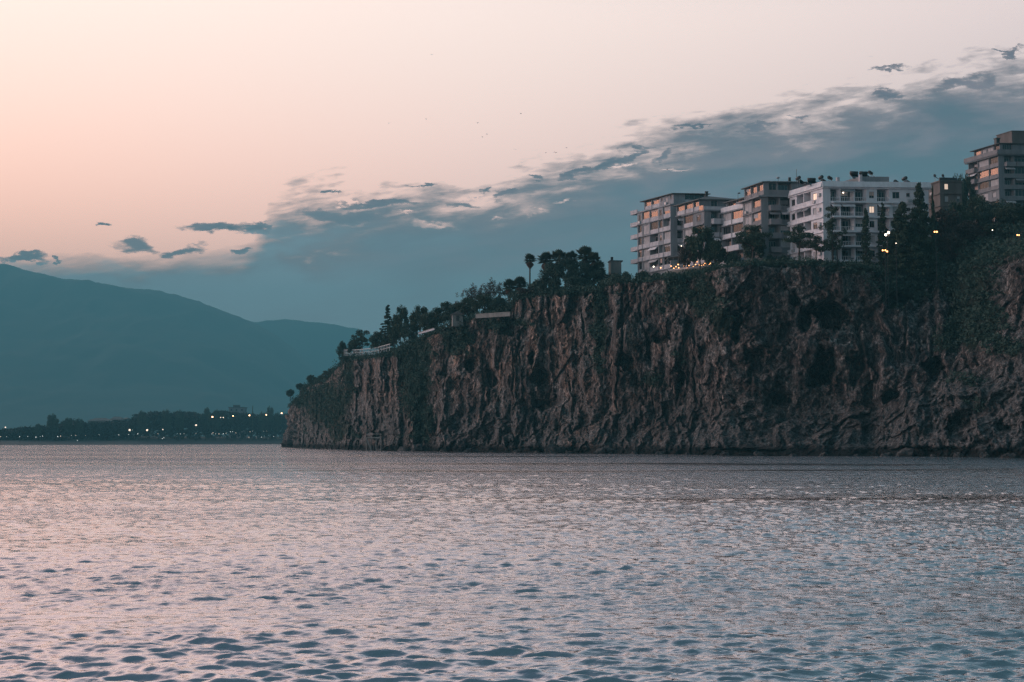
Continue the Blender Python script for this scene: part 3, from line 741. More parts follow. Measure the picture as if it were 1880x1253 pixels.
def proto_palm(name, h, cr, seed, skirt=2.6):
    random.seed(seed); root = empty('fan_palm')
    MB().tube([(0, 0, -1.5), (0, 0, 0), (.05, 0, h * .5), (0, 0, h)], [.34, .27, .2, .2], 8).build('trunk', M['bark'], root, smooth=True)
    def fronds(mb, n, zc, elmin, elmax, L0, droop):
        for i in range(n):
            a = 2.39996 * i; el = elmin + (elmax - elmin) * (i / n) ** .8 + random.uniform(-.1, .1)
            d = Vector((math.cos(a) * math.cos(el), math.sin(a) * math.cos(el), math.sin(el))); s = Vector((-math.sin(a), math.cos(a), 0)); up = s.cross(d) * -1
            L = L0 * random.uniform(.85, 1.1); hub = Vector((0, 0, zc)) + d * L * .42
            mb.tube([(0, 0, zc), hub], [.04, .025], 3, cap=False)
            for k in range(13):
                t = R(-105 + 210 * k / 12); bd = (d * math.cos(t) + s * math.sin(t)).normalized()
                ln = L * .62 * (.72 + .28 * math.cos(t)); tip = hub + bd * ln + Vector((0, 0, -droop * ln * (1 - .3 * math.cos(t))))
                wv = d.cross(bd); wv = (up.cross(bd)).normalized() * .085 * L
                mid = hub + bd * ln * .6 + Vector((0, 0, -droop * .25 * ln))
                kk = len(mb.v); mb.v += [hub, mid - wv, tip, mid + wv]; mb.f.append((kk, kk+1, kk+2, kk+3))
    mb = MB(); fronds(mb, 30, h, R(82), R(-25), cr * 1.08, .16); mb.build('crown', M['leaf'], root)
    mb = MB(); fronds(mb, 40, h - .3, R(-35), R(-86), cr * .8, .35)
    if skirt > 2: fronds(mb, 16, h - 1.2, R(-60), R(-88), cr * .55, .3)
    mb.build('dead_skirt', M['palm_skirt'], root); finish_proto(name, root)
proto_broadleaf('broad1', 8, 4, M['leaf'], 1); proto_broadleaf('broad2', 8, 4, M['leaf_teal'], 2); proto_broadleaf('broad3', 8, 4, M['leaf_brown'], 3, .9)
proto_broadleaf('shrub', 4, 3.4, M['leaf_teal'], 4, .8)
proto_pine('pine', 8, 4, 5); proto_cypress('cypress', 9, 1.6, 6); proto_conifer('conifer', 10, 2.8, 7); proto_conifer('fir', 10, 3.2, 8, False)
proto_bare('bare', 8, 5, 9); proto_slender('slender', 10, 2.6, 12); proto_palm('palm', 7, 1.9, 10); proto_palm('palm_short', 4.2, 2.4, 11, 1)
H0 = dict(broad1=8, broad2=8, broad3=8, shrub=4, pine=8, cypress=9, conifer=10, fir=10, bare=8.6, slender=10.2, palm=8.6, palm_short=6.2)
R0 = dict(broad1=4, broad2=4, broad3=4, shrub=3.4, pine=4.2, cypress=1.5, conifer=2.9, fir=3.3, bare=5.2, slender=2.9, palm=1.9, palm_short=2.4)
NAMES = dict(broad1='broadleaf_tree', broad2='broadleaf_tree', broad3='broadleaf_tree', shrub='bush', pine='umbrella_pine', cypress='cypress', conifer='conifer', fir='fir_tree', bare='sparse_tree', slender='slender_tree', palm='fan_palm', palm_short='fan_palm')
def plant(kind, px, ytop, Y, wpx, label, group=None, cat=None, gz=None):
    """a tree whose top shows at (px, ytop), standing on the ground below it"""
    if gz is None: Y = max(Y, edgeY(px) + 2.5)
    t = at(px, ytop, Y); z = max(ground(t.x, t.y), edgeZ(px) - .4) if gz is None else gz
    h = max(t.z - z, 1.2)
    r = wpx / F * Y / 2
    o = copy_tree(PROTO[kind]); o.name = NAMES[kind]; o.location = (t.x, t.y, z - .1)
    o.scale = (r / R0[kind], r / R0[kind], h / H0[kind]) if kind not in ('palm', 'palm_short') else (r / R0[kind],) * 3
    if kind in ('palm', 'palm_short'):
        # keep fronds in proportion: stretch only the trunk
        s = r / R0[kind]; ph = 7 if kind == 'palm' else 4.2; top = h - (H0[kind] - ph) * s
        for ch in o.children:
            if ch.name.startswith('trunk'): ch.scale = (1, 1, max(.3, top / (ph * s)))
            else: ch.location = (0, 0, top / s - ph)
    o.rotation_euler = (0, 0, random.uniform(0, 6.28))
    tag(o, label, cat or {'umbrella_pine': 'pine tree', 'cypress': 'cypress', 'conifer': 'conifer', 'fir_tree': 'conifer', 'fan_palm': 'palm tree', 'bush': 'bush'}.get(NAMES[kind], 'tree'), group)
    return o
random.seed(21)
# headland trees, left to right
plant('shrub', 533, 716, 612, 16, 'lone round bush on the lowest tip of the headland')
plant('shrub', 552, 705, 575, 20, 'small dark bush just above the headland tip')
plant('broad1', 573, 688, 545, 22, 'small tree with a ragged top halfway down the headland slope')
plant('shrub', 592, 690, 510, 26, 'low spreading bush on the headland slope below the white fence')
plant('shrub', 612, 676, 475, 22, 'dark bush close under the left end of the white fence')
plant('broad2', 629, 626, 440, 24, 'small tree at the left end of the white fence')
plant('pine', 665, 606, 428, 44, 'umbrella pine standing behind the white fence')
plant('broad1', 697, 608, 418, 42, 'dense round tree behind the right half of the white fence')
plant('conifer', 712, 560, 412, 44, 'tall open layered conifer behind the white fence')
plant('broad1', 736, 560, 398, 34, 'tall narrow leafy tree right of the layered conifer')
plant('broad2', 752, 592, 392, 40, 'dark tree filling the gap between tall leafy tree and domed tree')
plant('broad1', 772, 560, 392, 46, 'domed dark tree above the green gully')
plant('broad2', 797, 570, 386, 34, 'short wide tree next to the domed tree')
plant('broad1', 815, 553, 384, 44, 'leafy tree left of the small hut')
plant('broad3', 846, 552, 378, 40, 'brownish tree behind the small hut')
plant('bare', 872, 520, 374, 62, 'reddish sparse tree left of the tallest sparse tree')
plant('bare', 906, 510, 372, 66, 'tallest thin leafed tree with twigs against the sky')
plant('shrub', 915, 555, 366, 40, 'bush above the terrace wall')
plant('palm_short', 935, 513, 360, 30, 'left one of two short palms beside the sparse trees')
plant('palm_short', 954, 509, 358, 34, 'right one of two short palms beside the sparse trees')
plant('broad2', 950, 532, 352, 44, 'low dark tree under the two short palms')
plant('palm', 973, 466, 350, 26, 'solitary fan palm on a bare trunk against the sky')
plant('shrub', 985, 517, 346, 36, 'low bush at the foot of the solitary palm')
plant('palm', 1002, 463, 346, 34, 'leftmost fan palm of the dense palm grove')
plant('palm', 1026, 459, 343, 37, 'second fan palm from the left of the grove')
plant('palm', 1048, 462, 341, 32, 'middle fan palm of the palm grove')
plant('palm', 1074, 454, 338, 38, 'tallest fan palm of the palm grove')
plant('palm_short', 1090, 464, 336, 32, 'rightmost palm of the palm grove')
plant('palm', 1099, 480, 334, 30, 'short fan palm low on the right side of the grove')
for px, yt, ww, lb in ((1012, 480, 50, 'dark tree under the leftmost palms of the grove'), (1038, 472, 56, 'dark tree under the middle of the palm grove'), (1066, 478, 54, 'dark tree under the tallest palm'), (1092, 484, 44, 'dark tree under the right edge of the palm grove'),
                       (1112, 500, 36, 'low tree between palm grove and concrete hut')):
    plant('broad2', px, yt, 333, ww, lb, 'dark trees under the palm grove')
for px, yt, ww, lb in ((1130, 503, 26, 'bush in front of the concrete hut'), (1150, 500, 22, 'bush between the concrete hut and the apartment block'), (1180, 499, 30, 'bush at the foot of the leftmost apartment block'), (1203, 502, 22, 'small bush under the leftmost apartment block')):
    plant('shrub', px, yt, 322, ww, lb, 'bushes along the rim below the apartment blocks')
for kd, px, yt, ww, lb in (('broad2', 650, 622, 30, 'low dark tree tucked behind the left half of the white fence'), ('broad1', 724, 585, 30, 'tree between the layered conifer and tall leafy tree'), ('broad1', 787, 575, 44, 'dark tree in front of the short wide tree by the gully'), ('broad2', 832, 560, 44, 'dark leafy tree right behind the roof of the small hut'),
        ('broad1', 858, 546, 50, 'dense dark tree under the reddish sparse tree'), ('broad1', 888, 540, 56, 'dense dark tree under the tallest sparse tree'), ('broad2', 918, 545, 40, 'dark tree above the right end of the terrace wall'), ('broad3', 968, 528, 40, 'brownish low tree left of the solitary palm foot'),
        ('shrub', 1003, 512, 50, 'wide bush at the left foot of the palm grove'), ('shrub', 1060, 510, 60, 'widest bush at the middle foot of the palm grove'), ('shrub', 642, 668, 40, 'bush hanging below the left part of the white fence'), ('broad2', 578, 697, 30, 'leafy tree beside the ragged tree on the headland slope'),
        ('broad1', 603, 680, 30, 'tree on the steep slope just left of the white fence')):
    plant(kd, px, yt, 330, ww, lb)
# trees before the buildings
plant('broad1', 1285, 413, 303, 66, 'big round tree hiding the foot of the second block')
plant('broad3', 1262, 445, 305, 36, 'smaller dark tree leaning on the left of the big round tree')
plant('broad1', 1312, 440, 301, 44, 'dark tree on the right of the big round tree')
plant('pine', 1382, 413, 294, 74, 'wide umbrella pine in front of the third and fourth blocks')
plant('broad1', 1384, 423, 296, 46, 'round tree beside the wide umbrella pine')
plant('pine', 1467, 414, 281, 62, 'flat topped pine at the left corner of the white block')
plant('pine', 1498, 432, 279, 44, 'smaller leaning pine next to the flat topped pine')
plant('slender', 1527, 378, 277, 56, 'tall slender leafy tree at the corner of the white block')
plant('cypress', 1589, 386, 279, 30, 'broad dark cypress in front of the white block')
plant('conifer', 1620, 372, 282, 34, 'narrow tree between cypress and fir before the white block')
plant('fir', 1655, 372, 279, 100, 'broad low fir hiding the right of the white block')
plant('fir', 1687, 338, 277, 74, 'tall pointed fir at the right end of the white block')
plant('cypress', 1712, 346, 280, 13, 'slim cypress right of the tall pointed fir')
for i, (px, yt, ww) in enumerate(((1345, 466, 34), (1412, 468, 30), (1440, 470, 26), (1545, 470, 30), (1575, 466, 34), (1608, 470, 30))):
    plant('shrub', px, yt, 300 - i * 2.5, ww, ['bush on the rim left of the wide umbrella pine', 'bush on the rim right of the wide umbrella pine', 'bush at the foot of the fourth block', 'bush below the loggias of the white block', 'bush at the foot of the broad cypress', 'bush left of the lower lamp on the rim'][i], 'bushes along the rim below the apartment blocks')
HILL = [(1640, 415, 292, 50, 'broad1', 'tree beside the bright street lamp'), (1672, 410, 290, 56, 'broad2', 'round tree below the tall pointed fir'), (1700, 395, 292, 56, 'broad1', 'tree above the double headed lamp'),
        (1735, 380, 300, 60, 'broad3', 'brownish tree below the brown house'), (1757, 368, 306, 56, 'broad1', 'dark tree hiding the right side of the brown house'), (1790, 358, 312, 66, 'broad1', 'highest domed tree at the foot of the top block'),
        (1825, 368, 308, 62, 'broad2', 'tree under the balconies of the top block'), (1860, 372, 302, 66, 'broad1', 'tree at the right edge below the top block'), (1900, 366, 300, 70, 'broad2', 'tree cut by the right edge of the photo'),
        (1690, 440, 284, 52, 'broad2', 'tree below and left of the double headed lamp'), (1735, 425, 286, 66, 'broad3', 'brown crowned tree in the middle of the wooded hill'), (1780, 405, 292, 76, 'broad3', 'widest brown crowned tree on the wooded hill'),
        (1830, 410, 290, 70, 'broad1', 'dark tree left of the rightmost street lamp'), (1878, 415, 288, 60, 'broad2', 'tree behind the rightmost street lamp'), (1655, 470, 280, 46, 'broad2', 'low tree right of the triple lamp'),
        (1705, 472, 279, 56, 'broad1', 'low tree on the rim above the round cave'), (1755, 465, 281, 62, 'broad3', 'low brownish tree on the rim of the wooded hill'), (1805, 455, 283, 60, 'broad1', 'low tree above the right rock crest'),
        (1850, 455, 284, 50, 'broad2', 'low tree between the rock crest and rightmost lamp'), (1740, 500, 276, 50, 'broad2', 'lowest tree in the middle of the hill gully'), (1680, 500, 272, 44, 'broad1', 'lowest tree at the left of the hill gully'),
        (1785, 495, 277, 50, 'broad1', 'lowest tree touching the right rock crest')]
HILL += [(1762, 320, 350, 36, 'broad2', 'tree standing up right of the brown house'), (1778, 318, 356, 26, 'broad1', 'tree touching the left balconies of the top block'), (1752, 345, 335, 36, 'broad1', 'tree hiding the right wall of the brown house')]
for px, yt, Y, ww, kd, lb in HILL: plant(kd, px, yt, Y, ww, lb, 'trees on the wooded hill')

# ------------------------------------------------------------------ buildings
def frame_window(B, O, U, n, wd, ht, pane, mull=1, fr=.07, framemat='frame'):
    """O: lower-left corner on the pane plane; frame stands proud along n"""
    mb = MB(); Zv = Vector((0, 0, 1)); t = .08
    mb.box(O, U * wd, n * t, Zv * fr); mb.box(O + Zv * (ht - fr), U * wd, n * t, Zv * fr)
    mb.box(O + Zv * fr, U * fr, n * t, Zv * (ht - 2 * fr)); mb.box(O + U * (wd - fr) + Zv * fr, U * fr, n * t, Zv * (ht - 2 * fr))
    for i in range(1, mull + 1):
        x = wd * i / (mull + 1); mb.box(O + U * (x - fr * .4) + Zv * fr, U * fr * .8, n * t * .8, Zv * (ht - 2 * fr))
    f = mb.build('window', M[framemat], B['root'], B['o'])
    p = MB().box(O + U * (fr * .7) + Zv * (fr * .7) + n * .02, U * (wd - fr * 1.4), n * .02, Zv * (ht - fr * 1.4)).build('pane', M[pane], f, B['o'])
    if pane in ('glass', 'glass_mid', 'glass_bright') and random.random() < .38:
        bh = (ht - fr * 2) * random.choice((.25, .4, .6)); bw = (wd - 2 * fr) * random.choice((1, 1, .5)); MB().box(O + U * fr + Zv * (ht - fr - bh) + n * .045, U * bw, n * .015, Zv * bh).build('blind', M[random.choice(('curtain', 'blind', 'curtain'))], f, B['o'])
    return f
PANES = {'w': ('glass', 'glass_mid', 'curtain'), 's': ('glass', 'glass_mid'), 'g': ('glass', 'curtain', 'glass', 'curtain', 'glass_mid'), 'r': ('glass_bright',), 'l': ('glass', 'glass', 'glass_mid'), 'p': ('glass', 'glass_mid'), 'o': ('lit',), 'c': ('curtain',), 'x': ('lit',)}
def facade(B, C0, U, Nin, W, z0, h, rows, widths, D=1.3, wall=None, par='parapet', rail=False):
    """C0 lower-left outer corner seen from outside; U along; Nin inward; rows bottom->top strings; widths relative"""
    wm = B['wall']; Zv = Vector((0, 0, 1)); U = Vector(U); Nin = Vector(Nin); out = -Nin
    tot = sum(widths); st = .26; pw = .24
    xs = [0]; 
    for q in widths: xs.append(xs[-1] + q / tot * (W - pw))
    for i, row in enumerate(rows):
        O = Vector((C0[0], C0[1], z0 + i * h))
        wm.box(O, U * W, Nin * D, Zv * st); wm.box(O + out * .28 + Zv * .03 + U * .03, U * (W - .06), Nin * .275, Zv * (st - .08))
        for x in xs: wm.box(O + U * x + Zv * st, U * pw, Nin * D, Zv * (h - st))
        for j, c in enumerate(row):
            x0 = xs[j] + pw; x1 = xs[j + 1]; cw = x1 - x0; P = O + U * x0 + Zv * st; H = h - st
            if c == 'b': wm.box(P + Nin * .012, U * cw, Nin * .2, Zv * H)
            elif c in 'wsoc' :
                ww = min(cw * (.62 if c != 's' else .4), 1.5 if c != 's' else .8); wh = 1.35 if c != 's' else .8; zb = .85 if c != 's' else 1.2
                if c == 'c': ww = cw * .8; wh = H - .5; zb = .2
                a = (cw - ww) / 2; Q = P + Nin * .012
                wm.box(Q, U * cw, Nin * .25, Zv * zb); wm.box(Q + Zv * (zb + wh), U * cw, Nin * .25, Zv * (H - zb - wh))
                wm.box(Q + Zv * zb, U * a, Nin * .25, Zv * wh); wm.box(Q + Zv * zb + U * (a + ww), U * a, Nin * .25, Zv * wh)
                wm.box(Q + Zv * (zb - .06) + U * (a - .1) + out * .09, U * (ww + .2), Nin * .085, Zv * .06)
                frame_window(B, Q + U * a + Zv * zb + Nin * .18, U, out, ww, wh, random.choice(PANES[c]))
                if random.random() < .4: MB().box(Q + U * (a + ww * .2) + Zv * .12 + out * .34, U * .8, Nin * .33, Zv * .55).build('air_conditioner', M['metal_light'], B['root'], B['o'])
            elif c in 'gr':
                ph = .95
                MB().box(P + Nin * .10, U * cw, Nin * .14, Zv * ph).build('parapet', M[par], B['root'], B['o'])
                frame_window(B, P + Zv * ph + Nin * .36, U, out, cw, H - ph - .05, random.choice(PANES[c]), 3 if cw > 2.2 else 1, .06)
            elif c in 'lpx':
                if random.random() < .3:   # rolled out awning over the opening
                    MB().poly([P + U * .05 + Zv * (H - .05) + out * .02, P + U * (cw - .05) + Zv * (H - .05) + out * .02, P + U * (cw - .05) + Zv * (H - .62) + out * .75, P + U * .05 + Zv * (H - .62) + out * .75,
                               P + U * .05 + Zv * (H - .11) + out * .02, P + U * (cw - .05) + Zv * (H - .11) + out * .02, P + U * (cw - .05) + Zv * (H - .78) + out * .75, P + U * .05 + Zv * (H - .78) + out * .75],
                              [(0, 1, 2, 3), (7, 6, 5, 4), (0, 4, 5, 1), (1, 5, 6, 2), (2, 6, 7, 3), (3, 7, 4, 0)]).build('awning', M[random.choice(('curtain', 'parapet_white', 'wall_beige'))], B['root'], B['o'])
                if random.random() < .35: MB().box(P + Nin * (D - .5) + U * (cw * random.choice((.06, .8))) + Zv * .1, U * min(.75, cw * .18), Nin * .3, Zv * random.choice((.6, .6, 1.3))).build('balcony_clutter', M[random.choice(('metal_light', 'curtain', 'bark'))], B['root'], B['o'])
                # recessed glazing on the core wall
                ww = cw * .72; a = (cw - ww) * random.uniform(.2, .8)
                frame_window(B, P + Nin * (D - .02) + U * a + Zv * .05, U, out, ww, H * .84, random.choice(PANES[c]), 2, .07)
                mb = MB(); e = .95 if c == 'p' else 0
                if e:
                    mb.box(P - Zv * (st - .03) + out * e, U * cw, Nin * (e - .005), Zv * (st - .06))
                    if not rail:
                        mb.box(P - Zv * .03 + out * e, U * cw, Nin * .12, Zv * 1.0)
                        mb.box(P - Zv * .03 + out * (e - .12), U * .1, Nin * (e - .125), Zv * 1.0); mb.box(P - Zv * .03 + out * (e - .12) + U * (cw - .1), U * .1, Nin * (e - .125), Zv * 1.0)
                if not e and not rail: mb.box(P + Nin * .01, U * cw, Nin * .12, Zv * .95)
                if rail:
                    oo = P + out * max(e, 0) + Nin * .04
                    mb.box(oo + Zv * .95, U * cw, Nin * .06, Zv * .06); mb.box(oo + Zv * .02, U * cw, Nin * .05, Zv * .22)
                    nb = max(3, int(cw / .35))
                    for k in range(nb + 1): mb.box(oo + U * (k * (cw - .04) / nb) + Zv * .24, U * .04, Nin * .04, Zv * .71)
                mb.build('balcony', M[par], B['root'], B['o'])
def new_building(px, Y, name='apartment_block'):
    p = at(px, 500, Y); g = ground(p.x, p.y + 4) - 1.0
    o = Vector((p.x, p.y, g)); root = empty(name, o)
    return dict(root=root, o=o, wall=MB(), g=g, C=Vector((p.x, p.y, 0)))
def tier(B, C, lv, rv, z0, h, L, Fr, lw, fw, D=1.3, par='parapet', rail=False, railL=None, slab=True, over=.25):
    """one stack of storeys on a parallelogram: corner C, side lv (left facade runs back along it), side rv (front)"""
    lv = Vector(lv).to_3d(); rv = Vector(rv).to_3d(); l = lv.normalized(); r = rv.normalized(); Wl = lv.length; Wr = rv.length
    n = len(L); Zv = Vector((0, 0, 1)); C = Vector((C[0], C[1], 0))
    facade(B, C + lv, -l, r, Wl, z0, h, L, lw, D, par=par, rail=rail if railL is None else railL)
    facade(B, C + r * D, r, l, Wr - D, z0, h, Fr, fw, D, par=par, rail=rail)
    core = MB().box(C + l * (D + .0) + r * (D + .0) + Zv * z0, r * (Wr - D), l * (Wl - D), Zv * (n * h)); 
    core.build('core_wall', M['core'], B['root'], B['o'])
    zt = z0 + n * h
    if slab: B['wall'].box(C - l * over - r * over + Zv * zt, r * (Wr + 2 * over), l * (Wl + 2 * over), Zv * .3)
    if z0 - 3 > B['g'] - 30:  # plinth down to the ground
        pass
    return zt + (.3 if slab else 0)
def plinth(B, C, lv, rv, z0):
    lv = Vector(lv).to_3d(); rv = Vector(rv).to_3d(); B['wall'].box(Vector((C[0], C[1], B['g'] - 2)) + (lv + rv) * .01, rv * .98, lv * .98, Vector((0, 0, z0 - B['g'] + 2 - .005)))
def hip(B, C, lv, rv, z, hgt, over=.5, mat='roof', ridge=.35, thick=.18):
    lv = Vector(lv).to_3d(); rv = Vector(rv).to_3d(); l = lv.normalized(); r = rv.normalized(); C = Vector((C[0], C[1], z))
    a = C - l * over - r * over; b = a + r * (rv.length + 2 * over); c = b + l * (lv.length + 2 * over); d = a + l * (lv.length + 2 * over)
    Z = Vector((0, 0, thick)); m1 = (a + d) / 2; m2 = (b + c) / 2
    e1 = m1.lerp(m2, ridge) + Vector((0, 0, hgt + thick)); e2 = m1.lerp(m2, 1 - ridge) + Vector((0, 0, hgt + thick))
    mb = MB(); mb.poly([a, b, c, d, a + Z, b + Z, c + Z, d + Z, e1, e2], [(3, 2, 1, 0), (0, 1, 5, 4), (1, 2, 6, 5), (2, 3, 7, 6), (3, 0, 4, 7), (4, 5, 9, 8), (5, 6, 9), (6, 7, 8, 9), (7, 4, 8)])
    rf = mb.build('roof', M[mat], B['root'], B['o']); return rf, e1, e2
def finish(B, wallmat, label, cat='apartment building'):
    B['wall'].build('wall', M[wallmat], B['root'], B['o']); tag(B['root'], label, cat); return B['root']
V2 = Vector
# --- block A: tall grey block at the left end
random.seed(31)
B = new_building(1232, 325); C = B['C']; lv = (-6.6, 12.2); rv = (9.0, .9); h = 2.96
zt = zof(377, 325); z0 = zt - 5 * h
L = ['gclgg', 'ggllg', 'gglwg', 'gcggl', 'wrrwr']; Fr = ['lll', 'lll', 'lll', 'lll', 'lll']
tier(B, C, lv, rv, z0, h, L, Fr, [.9, 1.6, 1.8, .9, 1.5], [1.4, 2.4, 2.4]); plinth(B, C, lv, rv, z0)
lu = V2(lv).normalized(); ru = V2(rv).normalized()
C2 = C + (ru * 1.2).to_3d() + (lu * .8).to_3d(); tier(B, C2, lu * 12.2, ru * 7.6, zt + .3, 2.4, ['rrscs'], ['bg'], [1.6, 1.8, 1, 1, 1], [1, 3], D=.8, slab=False)
rf, e1, e2 = hip(B, C2, lu * 12.2, ru * 7.6, zt + 2.7, .9, .7, 'roof', .5)
mb = MB()
for i in range(1, 6):   # balconies sticking out of the far left end
    q = C + V2(lv).to_3d() + Vector((0, 0, z0 + i * h)) ; mb = MB()
    U = (-ru).to_3d()* -1
    mb.box(q + (lu * .003).to_3d(), (lu * 3.0).to_3d(), (ru * 3.6).to_3d(), Vector((0, 0, .2))); mb.box(q + (lu * 2.9).to_3d() + Vector((0, 0, .2)), (lu * .1).to_3d(), (ru * 3.6).to_3d(), Vector((0, 0, .8)))
    mb.box(q + (lu * .003).to_3d() + Vector((0, 0, .2)), (lu * 2.89).to_3d(), (ru * .1).to_3d(), Vector((0, 0, .8)))
    mb.build('balcony', M['parapet'], B['root'], B['o'])
finish(B, 'wall_grey', 'tall grey glazed apartment block at the left end of the row')
# --- block B
random.seed(32)
B = new_building(1294, 312); C = B['C']; lv = (-3.8, 7.7); rv = (5.6, .6); h = 2.95; zt = zof(388, 312); z0 = zt - 5 * h
tier(B, C, lv, rv, z0, h, ['gg', 'gg', 'gg', 'cg', 'gw'], ['ll', 'lg', 'll', 'll', 'pp'], [1, 1.1], [1.6, 1.6], rail=False, railL=False); plinth(B, C, lv, rv, z0)
lu = V2(lv).normalized(); ru = V2(rv).normalized()
MB().box(C.to_3d() + Vector((0, 0, zt + .3)) - (lu * .1 + ru * .1).to_3d(), (ru * 5.6).to_3d(), (lu * .12).to_3d(), Vector((0, 0, .8))).build('roof_parapet', M['parapet'], B['root'], B['o'])
C2 = C + (ru * .2).to_3d() + (lu * 2.2).to_3d(); tier(B, C2, lu * 9.5, ru * 9.4, zt + .3, 2.5, ['rrr'], ['bwbw'], [1.5, 1.5, 1], [.5, 1.2, .6, 1.2], D=.6, slab=False)
MB().box((C + (lu * .4).to_3d()) + Vector((0, 0, zt + .3)), (ru * .1).to_3d(), (lu * 1.6).to_3d(), Vector((0, 0, 1.1))).build('pane', M['glass_bright'], B['root'], B['o'])
rf, e1, e2 = hip(B, C2, lu * 9.5, ru * 9.4, zt + 2.8, 1.5, .6, 'roof_grey', .47)
MB().cube(e1.x, e1.y, e1.z - .4, .55, .55, 1.3).cube(e1.x, e1.y, e1.z + .9, .75, .75, .18).build('chimney', M['metal_dark'], rf, B['o'])
finish(B, 'wall_taupe', 'narrow block with chimney topped hipped roof behind the big round tree')
# --- block C
random.seed(33)
B = new_building(1366, 305); C = B['C']; lv = (-3.7, 7.2); rv = (5.2, .5); h = 2.95; zt = zof(384, 305); z0 = zt - 4 * h
tier(B, C, lv, rv, z0, h, ['pp', 'pp', 'gg', 'gr'], ['l', 'l', 'l', 'l'], [1, 1.2], [1], par='parapet_white'); plinth(B, C, lv, rv, z0)
lu = V2(lv).normalized(); ru = V2(rv).normalized(); q = C + Vector((0, 0, zt + .3)) - (lu * .2 + ru * .2).to_3d()
MB().box(q, (ru * .15).to_3d(), (lu * 8.2).to_3d(), Vector((0, 0, 1.0))).box(q + (ru * .15).to_3d(), (ru * 5.2).to_3d(), (lu * .15).to_3d(), Vector((0, 0, 1.0))).build('roof_parapet', M['parapet_white'], B['root'], B['o'])
C2 = C + (ru * 1.2).to_3d() + (lu * .8).to_3d(); tier(B, C2, lu * 7.4, ru * 6.4, zt + .3, 2.2, ['rr'], ['gg'], [1, 1], [1, 1], D=.5, slab=False)
rf, e1, e2 = hip(B, C2, lu * 7.4, ru * 6.4, zt + 2.5, .9, .5, 'roof_grey', .4)
MB().tube([(e1.x - 2, e1.y, e1.z - .6), (e1.x - 2, e1.y, e1.z + .8)], .04, 4).ball((e1.x - 1.8, e1.y - .2, e1.z + .6), .35, 8, .4).build('satellite_dish', M['metal_dark'], rf, B['o'])
finish(B, 'wall_grey', 'small pale stepped block between the chimneyed block and the sunroom block')
# --- block D
random.seed(34)
B = new_building(1399, 297); C = B['C']; lv = (-2.6, 7.5); rv = (11.5, .8); h = 2.95; zt = zof(360, 297); z0 = zt - 4 * h - .3
lu = V2(lv).normalized(); ru = V2(rv).normalized()
tier(B, C, lv, rv, z0, h, ['wg', 'gg', 'cr', 'cr'], ['pgg', 'pgg', 'plg', 'plg'], [1, 1], [2.2, 2.4, 4], par='parapet_taupe', over=.9); plinth(B, C, lv, rv, z0)
C2 = C + (ru * .3 - lu * .55).to_3d(); tier(B, C2, lu * 8.5, ru * 12.2, zt + .0, 2.75, ['rrr'], ['glbg'], [1, 1, 1], [1.6, 2.6, 2.4, 2.5], D=.9, slab=False, par='parapet_taupe')
rf, e1, e2 = hip(B, C2, lu * 8.5, ru * 12.2, zt + 2.75, .95, .5, 'roof_grey', .28)
MB().cube(e2.x - 1.2, e2.y, e2.z - .3, .5, .5, 1.1).build('chimney', M['metal_dark'], rf, B['o'])
MB().tube([(e2.x + .3, e2.y, e2.z - .3), (e2.x + .3, e2.y, e2.z + 2.6)], .05, 4).build('aerial', M['metal_dark'], rf, B['o'])
MB().tube([(e2.x - 3.6, e2.y, e2.z - .3), (e2.x - 3.6, e2.y, e2.z + 1.0)], .05, 4).ball((e2.x - 3.7, e2.y - .2, e2.z + .7), .4, 8, .5).build('satellite_dish', M['metal_light'], rf, B['o'])
MB().ball(C2 + (ru * 1.4 + lu * .6).to_3d() + Vector((0, 0, zt + 2.1)), .14, 8).build('ceiling_lamp', M['bulb_white'], B['root'], B['o'])
finish(B, 'wall_beige', 'taupe block with glazed rooftop sunroom and hipped grey roof')
# --- block E: the white block
random.seed(35)
B = new_building(1513, 285); C = B['C']; lv = (-4.5, 11.4); rv = (21.8, 1.4); h = 3.0; zt = zof(349, 285); z0 = zt - 5 * h + .3
lu = V2(lv).normalized(); ru = V2(rv).normalized(); Lu = lu.to_3d(); Ru = ru.to_3d()
tier(B, C, lv, rv, z0, h, ['sllwb', 'wllwb', 'wllwb', 'wllwb', 'wllob'], ['lllwlwsb', 'lllwlwsb', 'llgwlwsb', 'lllolwsb', 'lllwlwsb'], [1.7, 1.9, 1.9, 1.8, 1.1], [2.2, 3.0, 2.7, 2.0, 2.8, 2.8, 2.4, 3.0], par='parapet_white', rail=True, railL=False); plinth(B, C, lv, rv, z0)
q = C + Vector((0, 0, zt + .6)); hp = 1.15
mb = MB()  # flared parapet band
for (O, a, nn) in ((C + Lu * lu.to_3d().length * 0 , Ru * 22.4, -Lu), (C, Lu * 12.0, -Ru)):
    O = O + Vector((0, 0, zt + .605)) - (Lu + Ru) * .25; t = .14
    o1 = nn * .35
    mb.poly([O, O + a, O + a + Vector((0, 0, hp)) , O + Vector((0, 0, hp)), O + o1 + Vector((0, 0, 0)), O + a + o1, O + a + Vector((0, 0, hp)), O + Vector((0, 0, hp))],
            [(4, 5, 2, 3), (4, 0, 1, 5), (0, 3, 2, 1), (4, 3, 0), (5, 1, 2)])
mb.build('roof_parapet', M['parapet_white'], B['root'], B['o'])
